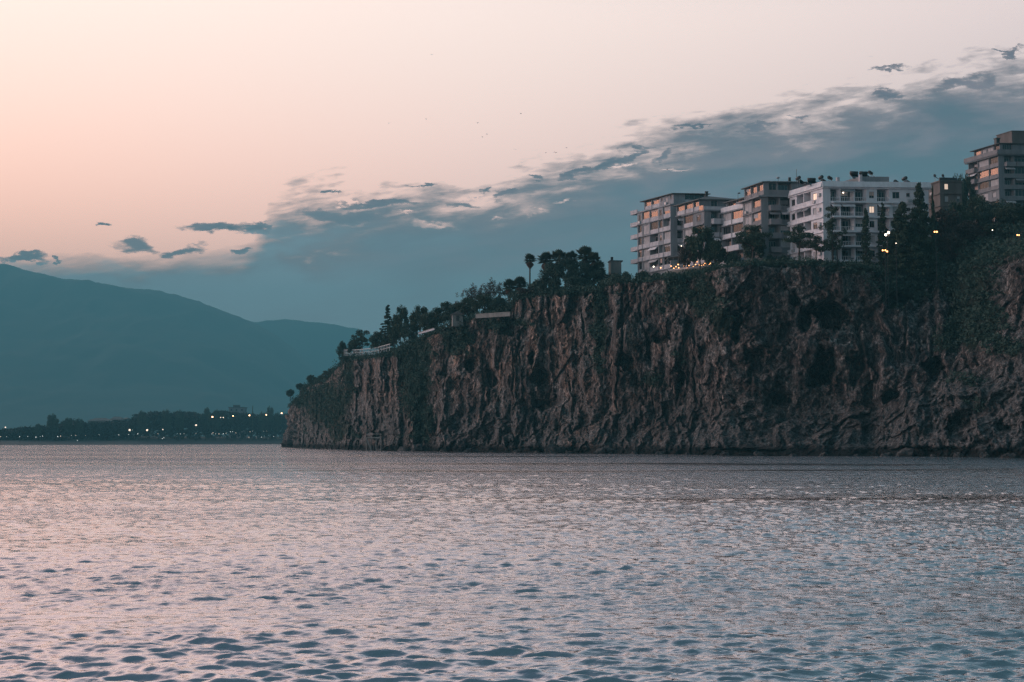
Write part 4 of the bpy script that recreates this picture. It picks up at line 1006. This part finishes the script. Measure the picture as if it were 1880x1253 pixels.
# thin projecting slab edges of the front balconies, air conditioners on the corner pier
for i in range(5):
    MB().box(C + Ru * 1.6 - Lu * .8 + Vector((0, 0, z0 + i * h + .02)), Ru * 8.0, Lu * .795, Vector((0, 0, .2))).build('balcony_slab', M['parapet_white'], B['root'], B['o'])
    MB().box(C + Ru * 12.0 - Lu * .6 + Vector((0, 0, z0 + i * h + .02)), Ru * 2.8, Lu * .595, Vector((0, 0, .2))).build('balcony_slab', M['parapet_white'], B['root'], B['o'])
    MB().box(C - Ru * .42 + Lu * .6 + Vector((0, 0, z0 + i * h + 1.5)), Ru * .41, Lu * .9, Vector((0, 0, .65))).build('air_conditioner', M['metal_light'], B['root'], B['o'])
    qq = C + V2(lv).to_3d() + Vector((0, 0, z0 + i * h)); mb = MB()
    mb.box(qq + Lu * .004, Lu * 2.6, Ru * 3.0, Vector((0, 0, .18))).box(qq + Lu * .004 + Vector((0, 0, .18)), Lu * 2.6, Ru * .08, Vector((0, 0, .85))); mb.build('balcony', M['parapet_white'], B['root'], B['o'])
C2 = C + Ru * 1.2 + Lu * 1.0; rf, e1, e2 = hip(B, C2, lu * 8, ru * 8.2, zt + 1.3, 1.0, .2, 'roof', .35)
C3 = C + Ru * 8.6 + Lu * 1.4; MB().box(C3 + Vector((0, 0, zt + .6)), Ru * 6.0, Lu * 6, Vector((0, 0, 2.5))).build('roof_room', M['wall_beige'], B['root'], B['o'])
hip(B, C + Ru * 12.6 + Lu * .8, lu * 8, ru * 6.5, zt + .7, 1.2, .2, 'roof', .3)
for dx, hh in ((3.2, 2.7), (7.9, 3.3), (8.3, 2.0)): MB().box(C + Ru * dx + Lu * .35 + Vector((0, 0, zt + .61)), Ru * .5, Lu * .5, Vector((0, 0, hh - .6))).build('chimney', M['parapet'], B['root'], B['o'])
MB().box(C + Ru * 1.7 + Lu * .4 + Vector((0, 0, zt)), Ru * .1, Lu * .1, Vector((0, 0, .1))).build('wall_bracket', M['metal_dark'], B['root'], B['o'])
MB().ball(C + Ru * 4.6 + Lu * .7 + Vector((0, 0, z0 + 4 * h + 2.3)), .13, 8).build('ceiling_lamp', M['bulb_white'], B['root'], B['o'])
for dx in (5.0, 5.5): MB().ball(C + Ru * dx + Lu * .3 + Vector((0, 0, z0 + 1 * h + 3.3)), .09, 8).build('ceiling_lamp', M['bulb_white'], B['root'], B['o'])
finish(B, 'wall_white', 'wide white block with long loggias and cluttered roof, second from the right')
EZ = zt; EC = C; ERu = Ru; ELu = Lu
# --- small brown house F
random.seed(36)
B = new_building(1729, 326, 'brown_house'); C = B['C']; lv = (-1.9, 7); rv = (5.2, .5); h = 2.9; zt = zof(334, 326); z0 = zt - 4 * h
tier(B, C, lv, rv, z0, h, ['s', 's', 'w', 's'], ['wbw', 'wbw', 'wbw', 'obb'], [1], [1.5, 1.2, 1.2], D=.6, par='parapet'); plinth(B, C, lv, rv, z0)
MB().box(C + Vector((0, 0, zt + .3)), V2(rv).to_3d() * .8, V2(lv).to_3d() * .04, Vector((0, 0, .7))).build('roof_railing', M['metal_dark'], B['root'], B['o'])
finish(B, 'wall_brown', 'brown flat roofed house with one lit window behind the wooded hill', 'house')
# --- block G top right
random.seed(37)
B = new_building(1838, 368); C = B['C']; lv = (-4.2, 11.5); rv = (17, 1.2); h = 2.96; zt = zof(286, 368); z0 = zt - 6 * h
lu = V2(lv).normalized(); ru = V2(rv).normalized(); Lu = lu.to_3d(); Ru = ru.to_3d()
tier(B, C, lv, rv, z0, h, ['ggg', 'gpg', 'gcw', 'pgg', 'prr', 'pgg'], ['llll', 'llll', 'lgll', 'llll', 'lggl', 'pppp'], [1, 1.2, 1.0], [1, 1.5, 1.5, 1.5], par='parapet_taupe', over=.6); plinth(B, C, lv, rv, z0)
q = C + Vector((0, 0, zt + .3)) - (Lu + Ru) * .9
MB().box(q, Ru * .15, Lu * 13.6, Vector((0, 0, 1.15))).box(q + Ru * .15, Ru * 18, Lu * .15, Vector((0, 0, 1.15))).build('roof_parapet', M['parapet_taupe'], B['root'], B['o'])
C2 = C + Ru * .9 + Lu * .6; tier(B, C2, lu * 10.5, ru * 14, zt + .3, 2.9, ['rccg'], ['gbgb'], [1, .7, 1, .8], [1, 1.5, 1.2, 1], D=.5, slab=False, par='parapet_taupe')
rf, e1, e2 = hip(B, C2, lu * 10.5, ru * 14, zt + 3.2, .7, .7, 'roof', .3)
k = C2 + Lu * 1.0 - Ru * .2 + Vector((0, 0, zt + 3.0)); MB().box(k, Ru * .9, Lu * .9, Vector((0, 0, 1.8))).box(k - (Ru + Lu) * .12 + Vector((0, 0, 1.805)), Ru * 1.15, Lu * 1.15, Vector((0, 0, .25))).build('chimney', M['metal_dark'], rf, B['o'])
k = C + Ru * 5.2 + Lu * 2 + Vector((0, 0, zt + .31)); MB().box(k, Ru * 7, Lu * 6, Vector((0, 0, 6.6))).box(k - (Ru + Lu) * .15 + Vector((0, 0, 6.605)), Ru * 7.3, Lu * 6.3, Vector((0, 0, .2))).build('stair_tower', M['wall_brown'], B['root'], B['o'])
finish(B, 'wall_taupe', 'high taupe block with stair tower at the right edge of the photo')
# --- concrete hut
p = at(1121, 505, 338); g = ground(p.x + 1, p.y + 2) - 1
B = dict(root=empty('concrete_hut', (p.x, p.y, g)), o=Vector((p.x, p.y, g)))
zt = zof(480, 338); MB().box((p.x, p.y, g), (2.6, .2, 0), (-.3, 3, 0), (0, 0, zt - g)).build('wall', M['concrete'], B['root'], B['o'])
rr = MB().box((p.x - .2, p.y - .2, zt), (3.2, .25, 0), (-.3, 3.5, 0), (0, 0, .22)).build('roof', M['roof_grey'], B['root'], B['o'])
MB().cube(p.x + .4, p.y + 1, zt + .22, .6, .6, .9).build('chimney', M['metal_dark'], rr, B['o'])
tag(B['root'], 'small bare concrete hut between the palm grove and apartment blocks', 'hut')
# --- solar water heaters
def heater():
    o = empty('water_heater'); mb = MB(); mb.poly([(-.9, -.9, .2), (.9, -.9, .2), (.9, .7, 1.3), (-.9, .7, 1.3), (-.9, -.9, .12), (.9, -.9, .12), (.9, .7, 1.22), (-.9, .7, 1.22)], [(0, 1, 2, 3), (7, 6, 5, 4), (0, 4, 5, 1), (1, 5, 6, 2), (2, 6, 7, 3), (3, 7, 4, 0)]).build('panel', M['glass_mid'], o)
    MB().tube([(-.8, .85, 1.65), (.8, .85, 1.65)], .36, 10).build('tank', M['metal_dark'], o, smooth=True)
    mb = MB()
    for x in (-.8, .8): mb.tube([(x, .8, 0), (x, .85, 1.35)], .04, 4); mb.tube([(x, -.85, 0), (x, -.85, .2)], .04, 4)
    mb.build('stand', M['metal_light'], o); return o
hp0 = heater(); first = True
for dx, dy, dz, lb in ((-2.2, 3.5, 1.6, 'water heater nearest the left edge of the white block roof'), (.6, 4.5, 1.7, 'water heater above the left corner of the white block'), (2.8, 4, 1.9, 'water heater left of the first chimney of the white block'), (5.0, 4.5, 2.0, 'water heater right of the first chimney of the white block'),
                       (9.2, 4, 3.1, 'water heater at the left side of the white block roof room'), (11.2, 4, 3.1, 'water heater in the middle of the white block roof room'), (13.2, 4, 3.1, 'water heater at the right side of the white block roof room'), (17.3, 2, .9, 'tilted bright water heater left of the tall pointed fir'), (19.3, 2.4, 1.6, 'highest water heater right above the tall pointed fir')):
    o = hp0 if first else copy_tree(hp0); first = False
    p = EC + ERu * dx + ELu * dy; zr = EZ + dz - .3
    o.location = (p.x, p.y, zr); o.rotation_euler = (0, 0, R(random.choice((8, 60, 95)))); tag(o, lb, 'water heater', 'water heaters on the white block roof')

for q, lb in ((at(1722, 333, 330), 'water heater on the left of the brown house roof'), (at(1737, 333, 330), 'water heater on the right of the brown house roof')):
    o = copy_tree(hp0); o.location = q; o.rotation_euler = (0, 0, R(random.choice((20, 70)))); o.scale = (.8, .8, .8); tag(o, lb, 'water heater', 'water heaters on the brown house roof')
# --- boulders
def boulder(seed):
    mb = MB(); mb.ball((0, 0, 0), 1.0, 18); V = np.array([tuple(v) for v in mb.v]); n_ = V / np.linalg.norm(V, axis=1)[:, None]
    d = 1 + .35 * fbm(n_[:, 0] * 1.3 + seed, n_[:, 1] * 1.3, n_[:, 2] * 1.3, 3, seed) + .22 * vor(n_[:, 0] * 2 + n_[:, 2] + seed, n_[:, 1] * 2 + n_[:, 2], seed)
    return mesh_obj('boulder', n_ * d[:, None], [tuple(f) for f in mb.f], M['rock_loose'])
M['rock_loose'] = simple('rock_loose', (.075, .072, .07), (.025, .025, .027), 1.1, .85)
BP = [boulder(i) for i in range(5)]; random.seed(61); used = set()
wl = [(k[0], k[1]) for k in K[3:]]
for i, px in enumerate((541, 566, 590, 618, 650, 700, 742, 768, 812, 866, 905, 948, 985, 1020, 1046, 1110, 1165, 1212, 1262, 1330, 1392, 1455, 1512, 1571, 1628, 1660, 1712, 1758, 1806, 1851)):
    Yw = float(np.interp(px, [a for a, b in wl], [b for a, b in wl])); j = i % 5; o = BP[j] if j not in used else BP[j].copy()
    if j in used: COL.objects.link(o)
    used.add(j); p = at(px, 811, Yw + random.uniform(-3.5, .5)); sc_ = random.uniform(.5, 1.0) * random.choice((.8, 1, 1, 1.9)) * (.8 if px < 700 else 1)
    o.location = (p.x, p.y, random.uniform(-.2, .3) * sc_); o.scale = (sc_ * random.uniform(.9, 1.6), sc_, sc_ * random.uniform(.55, .9)); o.rotation_euler = (random.uniform(-.3, .3), random.uniform(-.3, .3), random.uniform(0, 6))
    tag(o, 'dark wet boulder lying half in the water at the foot of the cliff', 'boulder', 'boulders along the foot of the cliff')
# --- white fence on the headland, terrace walls, hut, landing
def fence(P, label, hgt, name='white_fence', posts=30, wall=True):
    B = empty(name, P[0]); o = Vector(P[0]); mb = MB(); ml = MB()
    tot = sum((Vector(P[i+1]) - Vector(P[i])).length for i in range(len(P)-1))
    for i in range(len(P) - 1):
        a = Vector(P[i]); b = Vector(P[i+1]); d = b - a; L = d.length; nrm = Vector((-d.y, d.x, 0)).normalized() * .12
        if wall: ml.box(a - Vector((0, 0, 1.0)) - nrm, d, nrm * 2, (0, 0, 1.35))
        ml.box(a + Vector((0, 0, hgt - .12)) - nrm * .5, d, nrm, (0, 0, .12))
        ml.box(a + Vector((0, 0, hgt * .55)) - nrm * .4, d, nrm * .8, (0, 0, .08))
        n = max(3, int(posts * L / tot))
        for k in range(n):
            q = a + d * (k / n); MB().box(q - nrm * .8 + Vector((0, 0, .35)), d.normalized() * .11, nrm * 1.2, (0, 0, hgt - .3)).build('picket', M['white_paint'], B, o)
    ml.build('rails', M['white_paint'], B, o)
    tag(B, label, 'fence'); return B
fence([at(632, 656, 450), at(655, 656, 435), at(690, 653, 415), at(718, 646, 399)], 'white picket fence along the rim of the lower headland', 2.3, posts=34, wall=False)
def wall_thing(name, a, b, z1, z2, th, label, cat, mat):
    B = empty(name, a); a = Vector(a); b = Vector(b); d = Vector((b.x - a.x, b.y - a.y, 0)); n = Vector((-d.y, d.x, 0)).normalized() * th
    MB().box((a.x, a.y, a.z - z1), d + Vector((0, 0, b.z - a.z)), n, (0, 0, z1 + z2)).build('wall', M[mat], B, a)
    MB().box(Vector((a.x, a.y, a.z + z2 + .003)) - n * .2, d + Vector((0, 0, b.z - a.z)), n * 1.4, (0, 0, .12)).build('coping', M['concrete'], B, a)
    tag(B, label, cat)
wall_thing('terrace_wall', at(873, 581, 350), at(936, 577, 342), 0.5, .45, .3, 'pale terrace wall on the rim below the sparse trees', 'wall', 'concrete')
wall_thing('terrace_wall', at(768, 612, 372), at(797, 604, 366), 0.3, .12, .3, 'short pale wall piece above the green gully', 'wall', 'parapet')
p = at(831, 588, 356); B = empty('small_hut', p)
MB().box(p - Vector((0, 0, 1.5)), (2.6, .3, 0), (-.3, 2.2, 0), (0, 0, 2.9)).build('wall', M['concrete'], B, p)
MB().poly([p + Vector(q) for q in ((-.5, -.5, 1.4), (3.1, -.2, 1.4), (2.8, 2.7, 1.4), (-.8, 2.4, 1.4), (1.15, 1.1, 2.4))], [(3, 2, 1, 0), (0, 1, 4), (1, 2, 4), (2, 3, 4), (3, 0, 4)]).build('roof', M['roof'], B, p)
MB().box(p + Vector((.9, -.02, -.2)), (.7, .09, 0), (0, .04, 0), (0, 0, 1.3)).build('door', M['frame_dark'], B, p)
tag(B, 'tiny white hut with dark pyramid roof on the cliff rim', 'hut')
p = at(672, 805, 384); B = empty('landing_platform', p)
MB().box(p, (4.2, -1.2, 0), (.6, 5, 0), (0, 0, .3)).build('deck', M['concrete'], B, p)
mb = MB()
for k in range(4):
    q = p + Vector((k * 1.35 + .08, -k * .38 + .1, 0)); mb.tube([q - Vector((0, 0, 4)), q - Vector((0, 0, .003))], .12, 5)
mb.build('post', M['concrete'], B, p)
MB().box(p + Vector((1.6, -.9, .0)) + Vector((0, 0, -3.6)), (.3, 0, 0), (0, -.6, 0), (-1.6, .4, 3.6)).build('ramp', M['concrete'], B, p)
MB().box(p + Vector((0, .3, 1.1)), (4.2, -1.2, 0), (.01, .06, 0), (0, 0, .07)).build('railing', M['white_paint'], B, p)
tag(B, 'small pale bathing platform on posts at the foot of the headland', 'platform')

# --- restaurant terrace with bulbs
pa = at(1226, 498, 309); pb = at(1306, 489, 303); B = empty('restaurant_terrace', pa); d = pb - pa
MB().box(pa - Vector((0, 0, .35)), d, (0, 6, 0), (0, 0, .35)).build('floor_slab', M['concrete'], B, pa)
MB().box(pa - Vector((0, -.05, 7.5)), d * .98, (0, 5.5, 0), (0, 0, 7.13)).build('retaining_wall', M['core'], B, pa)
MB().box(pa + Vector((0, 0, .003)), d, (0, .15, 0), (0, 0, .35)).build('parapet', M['parapet'], B, pa)
mb = MB().box(pa + Vector((0, 0, .95)), d, (0, .06, 0), (0, 0, .06))
for k in range(9): mb.tube([pa + d * (k / 8.01) + Vector((.03, .06, .3)), pa + d * (k / 8.01) + Vector((.03, .06, 2.9))], .05, 4)
mb.build('railing', M['metal_light'], B, pa)
MB().box(pa + Vector((0, -.3, 2.9)), d, (0, 6, 0), (0, 0, .12)).build('canopy', M['roof_grey'], B, pa)
tag(B, 'restaurant terrace with canopy glowing on the cliff rim under the big round tree', 'terrace')
def bulb(px, py, Y, mat, r=.12, label=None, group=None, cord=.3, name='hanging_lamp', cat='lamp'):
    p = at(px, py, Y); o = empty(name, p)
    MB().ball(p, r, 8).build('bulb', M[mat], o, p); MB().tube([p + Vector((0, 0, r * .8)), p + Vector((0, 0, r * .8 + cord))], r * .2, 4).build('cord', M['metal_dark'], o, p)
    tag(o, label, cat, group); return o
random.seed(5)
bl = [(1232, 489), (1237, 493), (1241, 490), (1245, 486), (1246, 492), (1256, 489), (1262, 492), (1265, 488), (1273, 490), (1277, 486), (1280, 481), (1282, 490), (1284, 487), (1286, 484), (1288, 488), (1290, 491), (1292, 487), (1294, 484), (1296, 489), (1297, 486), (1299, 483), (1302, 486), (1304, 484), (1295, 492), (1285, 492), (1279, 492)]
for i, (x, y) in enumerate(bl):
    bulb(x, y, 306.5 - i * .05, 'bulb_warm', .07 + .05 * random.random(), 'small warm bulb glowing on the restaurant terrace under the big round tree', 'bulbs on the restaurant terrace')
bulb(1200, 490, 318, 'bulb_white', .16, 'single pale lamp on the ground floor of the leftmost apartment block')
bulb(1213, 492, 318, 'bulb_warm', .12, 'orange lamp at the corner below the leftmost apartment block')
bulb(1251, 452, 311, 'bulb_white', .10, 'pale lamp seen through the left edge of the big round tree')

# --- street lamps
def street_lamp(px, py, Y, heads, label, big=.16, mat='bulb_warm'):
    p = at(px, py, Y); g = min(ground(p.x, p.y), p.z - 1.5); o = empty('street_lamp', (p.x, p.y, g)); og = Vector((p.x, p.y, g))
    MB().tube([og - Vector((0, 0, .5)), og, p - Vector((0, 0, .1))], [.09, .08, .05], 6).build('post', M['metal_dark'], o, og)
    n = len(heads)
    arm = MB(); 
    for hx, hz in heads: arm.tube([p - Vector((0, 0, .15)), p + Vector((hx, 0, hz + .16))], .03, 4)
    arm.build('arm', M['metal_dark'], o, og)
    for hx, hz in heads: MB().ball(p + Vector((hx, 0, hz)), big, 8).build('globe', M[mat], o, og)
    tag(o, label, 'street lamp', 'street lamps on the cliff top')
street_lamp(1629, 430, 272, [(-.3, -.15), (.25, .25)], 'brightest street lamp, right of the white block', .24, 'bulb_white')
street_lamp(1625, 461, 270, [(-.45, .1), (.05, .12), (.4, -.12)], 'three headed street lamp on the rim below the white block', .15)
street_lamp(1718, 426, 276, [(-.22, 0), (.22, 0)], 'double headed street lamp in the middle of the wooded hill', .16)
street_lamp(1822, 423, 276, [(0, 0)], 'faint white street lamp high in the wooded hill', .09, 'bulb_white')
street_lamp(1869, 432, 272, [(-.12, 0), (.25, -.02)], 'rightmost street lamp near the photo edge', .15)
street_lamp(1645, 447, 272, [(0, 0)], 'tiny pale street lamp between the brightest and double headed lamps', .08, 'bulb_white')

# ------------------------------------------------------------------ far shore: wood, trees, houses, lamps
def build_far_wood():
    top = [(-300, 792), (0, 790), (40, 784), (75, 782), (110, 780), (118, 772), (135, 768), (150, 774), (185, 776), (210, 772), (240, 774), (250, 760), (265, 756), (300, 755), (350, 755), (380, 760), (405, 752), (430, 756), (470, 760), (520, 760), (600, 752)]
    P = []
    for i in range(3400):
        px = random.uniform(-60, 560); yt = np.interp(px, [t[0] for t in top], [t[1] for t in top])
        Yd = shoreY(px) + 60 + random.random() * 90; zt = zof(yt, Yd) 
        z = 3 + (zt - 5) * random.random() ** .5
        x = (px - 940) / F * Yd; r = random.uniform(1.6, 3.6); P.append(clump_points(26, (x, Yd, z), (r, r, r * .8)))
    C = np.concatenate(P); V, Fc = leaf_mesh(C, 1.0); o = mesh_obj('far_wood', V, Fc, M['leaf_far']); tag(o, 'dark belt of woodland along the far shore', 'woodland', kind='stuff')
random.seed(41); build_far_wood()
for px, yt, ww, lb in ((97, 760, 26, 'pale round tree rising above the left of the far shore'), (125, 767, 24, 'dark round tree right of the pale far tree'), (145, 768, 20, 'smaller round tree left of the far rooftops'), (262, 754, 22, 'tree at the left end of the tall far wood'), (305, 752, 24, 'tree in the middle of the tall far wood'),
                       (330, 753, 22, 'tree near the right end of the tall far wood'), (378, 748, 22, 'tree left of the far block'), (396, 752, 18, 'low tree touching the far block'), (495, 746, 20, 'round tree standing alone near the headland on the far shore'), (482, 756, 16, 'low tree left of the round tree near the headland'),
                       (508, 757, 18, 'low tree nearest the headland on the far shore'), (68, 778, 20, 'low tree at the far left shore')):
    Yd = float(shoreY(px)) + 58; plant('broad1', px, yt, Yd, ww, lb, 'trees along the far shore', gz=4)
plant('cypress', 464, 747, 1330, 5, 'thin cypress right of the far block', 'trees along the far shore', gz=4)
def far_house(px0, px1, ytop, Y, roofh, label, flat=False):
    Y = float(shoreY(px0)) + 175
    a = at(px0, ytop, Y); b = at(px1, ytop, Y); wd = b.x - a.x; o = empty('far_house', (a.x, Y, 4)); og = Vector((a.x, Y, 4)); dp = 12
    MB().box((a.x, Y, 3), (wd, 0, 0), (0, dp, 0), (0, 0, a.z - 3)).build('wall', M['wall_taupe'], o, og)
    if flat: MB().box((a.x - .5, Y - .5, a.z + .003), (wd + 1, 0, 0), (0, dp + 1, 0), (0, 0, .6)).box((a.x + wd * .25, Y + 2, a.z + .6), (wd * .4, 0, 0), (0, 5, 0), (0, 0, 2.2)).build('roof', M['roof_grey'], o, og)
    else:
        z = a.z; x0, x1 = a.x - 1, b.x + 1
        MB().poly([(x0, Y - 1, z), (x1, Y - 1, z), (x1, Y + dp + 1, z), (x0, Y + dp + 1, z), (x0 + wd * .3, Y + dp / 2, z + roofh), (x1 - wd * .3, Y + dp / 2, z + roofh)], [(3, 2, 1, 0), (0, 1, 5, 4), (1, 2, 5), (2, 3, 4, 5), (3, 0, 4)]).build('roof', M['roof_grey'], o, og)
    for k in range(3):
        x = a.x + wd * (k + .5) / 3 - .7; MB().box((x, Y - .05, a.z - 3), (1.4, 0, 0), (0, .06, 0), (0, 0, 1.6)).build('window', M['glass_mid'], o, og)
    tag(o, label, 'house')
far_house(162, 200, 773, 1090, 2.5, 'low hipped house on the far shore left of the tall wood')
far_house(202, 222, 771, 1110, 2.8, 'small house with peaked roof left of the tall far wood')
far_house(420, 449, 749, 1420, 0, 'far flat roofed block rising above the shore trees', True)
far_house(228, 232, 769, 1130, 1.0, 'narrow little tower between far houses and the tall wood')
def far_lamp(px, py, r, mat, label, group='lamps along the far shore', off=48):
    Yd = float(shoreY(px)) + off; p = at(px, py, Yd); o = empty('far_lamp', (p.x, Yd, 3)); og = Vector((p.x, Yd, 3)); zb = 2.4
    MB().tube([(p.x, Yd, zb), (p.x, Yd, max(p.z - r, zb + .3))], .12, 4).build('post', M['metal_dark'], o, og); MB().ball(p, r, 8).build('globe', M[mat], o, og); tag(o, label, 'street lamp', group)
for px, py, r, mt, lb in ((238, 790, .85, 'bulb_far', 'bright white lamp left of the second bright lamp on the far shore'), (270, 790, .85, 'bulb_far', 'second bright white lamp on the far shore'), (299, 789, .5, 'bulb_far', 'medium lamp right of the two bright far lamps'), (360, 781, .8, 'bulb_far', 'high bright lamp in the middle of the far wood'),
                          (10, 785, .5, 'bulb_far', 'lone lamp at the left edge of the photo'), (390, 766, .65, 'bulb_far_orange', 'orange lamp highest in the far wood'), (405, 767, .45, 'bulb_far', 'left lamp of the close pair in the far wood'), (410, 767, .5, 'bulb_far', 'right lamp of the close pair in the far wood'),
                          (428, 764, .5, 'bulb_far_orange', 'small orange lamp below the far block'), (458, 763, .6, 'bulb_far_orange', 'orange lamp right of the far block'), (489, 762, .5, 'bulb_far_orange', 'faint orange lamp left of the headland')):
    far_lamp(px, py, r, mt, lb)
random.seed(77)
for px, py in ((1, 802), (12, 802), (36, 802), (51, 802), (66, 803), (74, 802), (78, 801), (106, 802), (111, 801), (131, 800), (139, 800), (157, 800), (182, 799), (218, 799), (236, 798), (243, 790), (253, 797), (290, 797), (301, 804), (326, 796), (331, 797), (338, 797), (360, 796), (389, 797),
               (391, 795), (396, 797), (402, 797), (410, 797), (415, 796), (423, 793), (427, 793), (433, 795), (459, 793), (464, 792), (484, 792), (490, 792), (457, 803), (471, 803), (480, 803), (502, 802), (142, 809), (298, 806)):
    far_lamp(px, py, .13 + .14 * random.random(), random.choice(('bulb_far_dim', 'bulb_far', 'bulb_far_dim')), 'tiny white lamp low along the far shore promenade', 'tiny lamps along the far shore promenade', 30)
p = at(517, 757, 900); 
far_lamp(517, 759, .6, 'bulb_far_orange', 'orange lamp touching the tip of the headland', 'lamps along the far shore', 30)

# ------------------------------------------------------------------ birds
def bird():
    o = empty('bird'); mb = MB(); mb.tube([(-.30, 0, 0), (-.12, 0, .02), (.1, 0, .02), (.26, 0, .04), (.34, 0, .03)], [.02, .06, .065, .035, .008], 6)
    mb.poly([(.08, .03, .04), (-.08, .03, .04), (-.05, .35, .16), (.05, .36, .17), (-.10, .72, .08)], [(0, 1, 2, 3), (3, 2, 4)]); mb.poly([(.08, -.03, .04), (-.08, -.03, .04), (-.05, -.35, .16), (.05, -.36, .17), (-.10, -.72, .08)], [(3, 2, 1, 0), (4, 2, 3)])
    me = mb.build('bird', M['metal_dark']); bpy.data.objects.remove(o); return me
b0 = bird(); fb = True
for px, py in ((714, 227), (782, 219), (793, 101), (894, 247), (877, 226), (946, 275), (1002, 281), (1018, 280), (1021, 281), (1085, 308), (1250, 283), (1225, 312), (956, 209), (1040, 272), (886, 252)):
    o = b0 if fb else b0.copy()
    if not fb: COL.objects.link(o)
    fb = False; o.location = at(px, py, 330); o.rotation_euler = (0, 0, random.uniform(0, 6.28)); o.scale = (.7, .7, .7); tag(o, 'small dark bird flying high in the sunset sky', 'bird', 'birds flying in the sky')

for r_ in PROTO.values():
    for ch in list(r_.children): bpy.data.objects.remove(ch)
    bpy.data.objects.remove(r_)

# ------------------------------------------------------------------ haze
def build_haze():
    m = bpy.data.materials.new('haze'); m.use_nodes = True; t = m.node_tree; t.nodes.clear()
    o = t.nodes.new('ShaderNodeOutputMaterial'); pv = t.nodes.new('ShaderNodeVolumePrincipled')
    pv.inputs['Color'].default_value = (.25, .82, 1.0, 1); pv.inputs['Density'].default_value = 2.5e-4
    t.links.new(pv.outputs[0], o.inputs['Volume'])
    h = MB().box((-5400, -560, -5), (10800, 0, 0), (0, 8700, 0), (0, 0, 880)).build('haze', m)
    tag(h, 'thin blue evening haze over the bay', 'haze', kind='stuff')
build_haze()
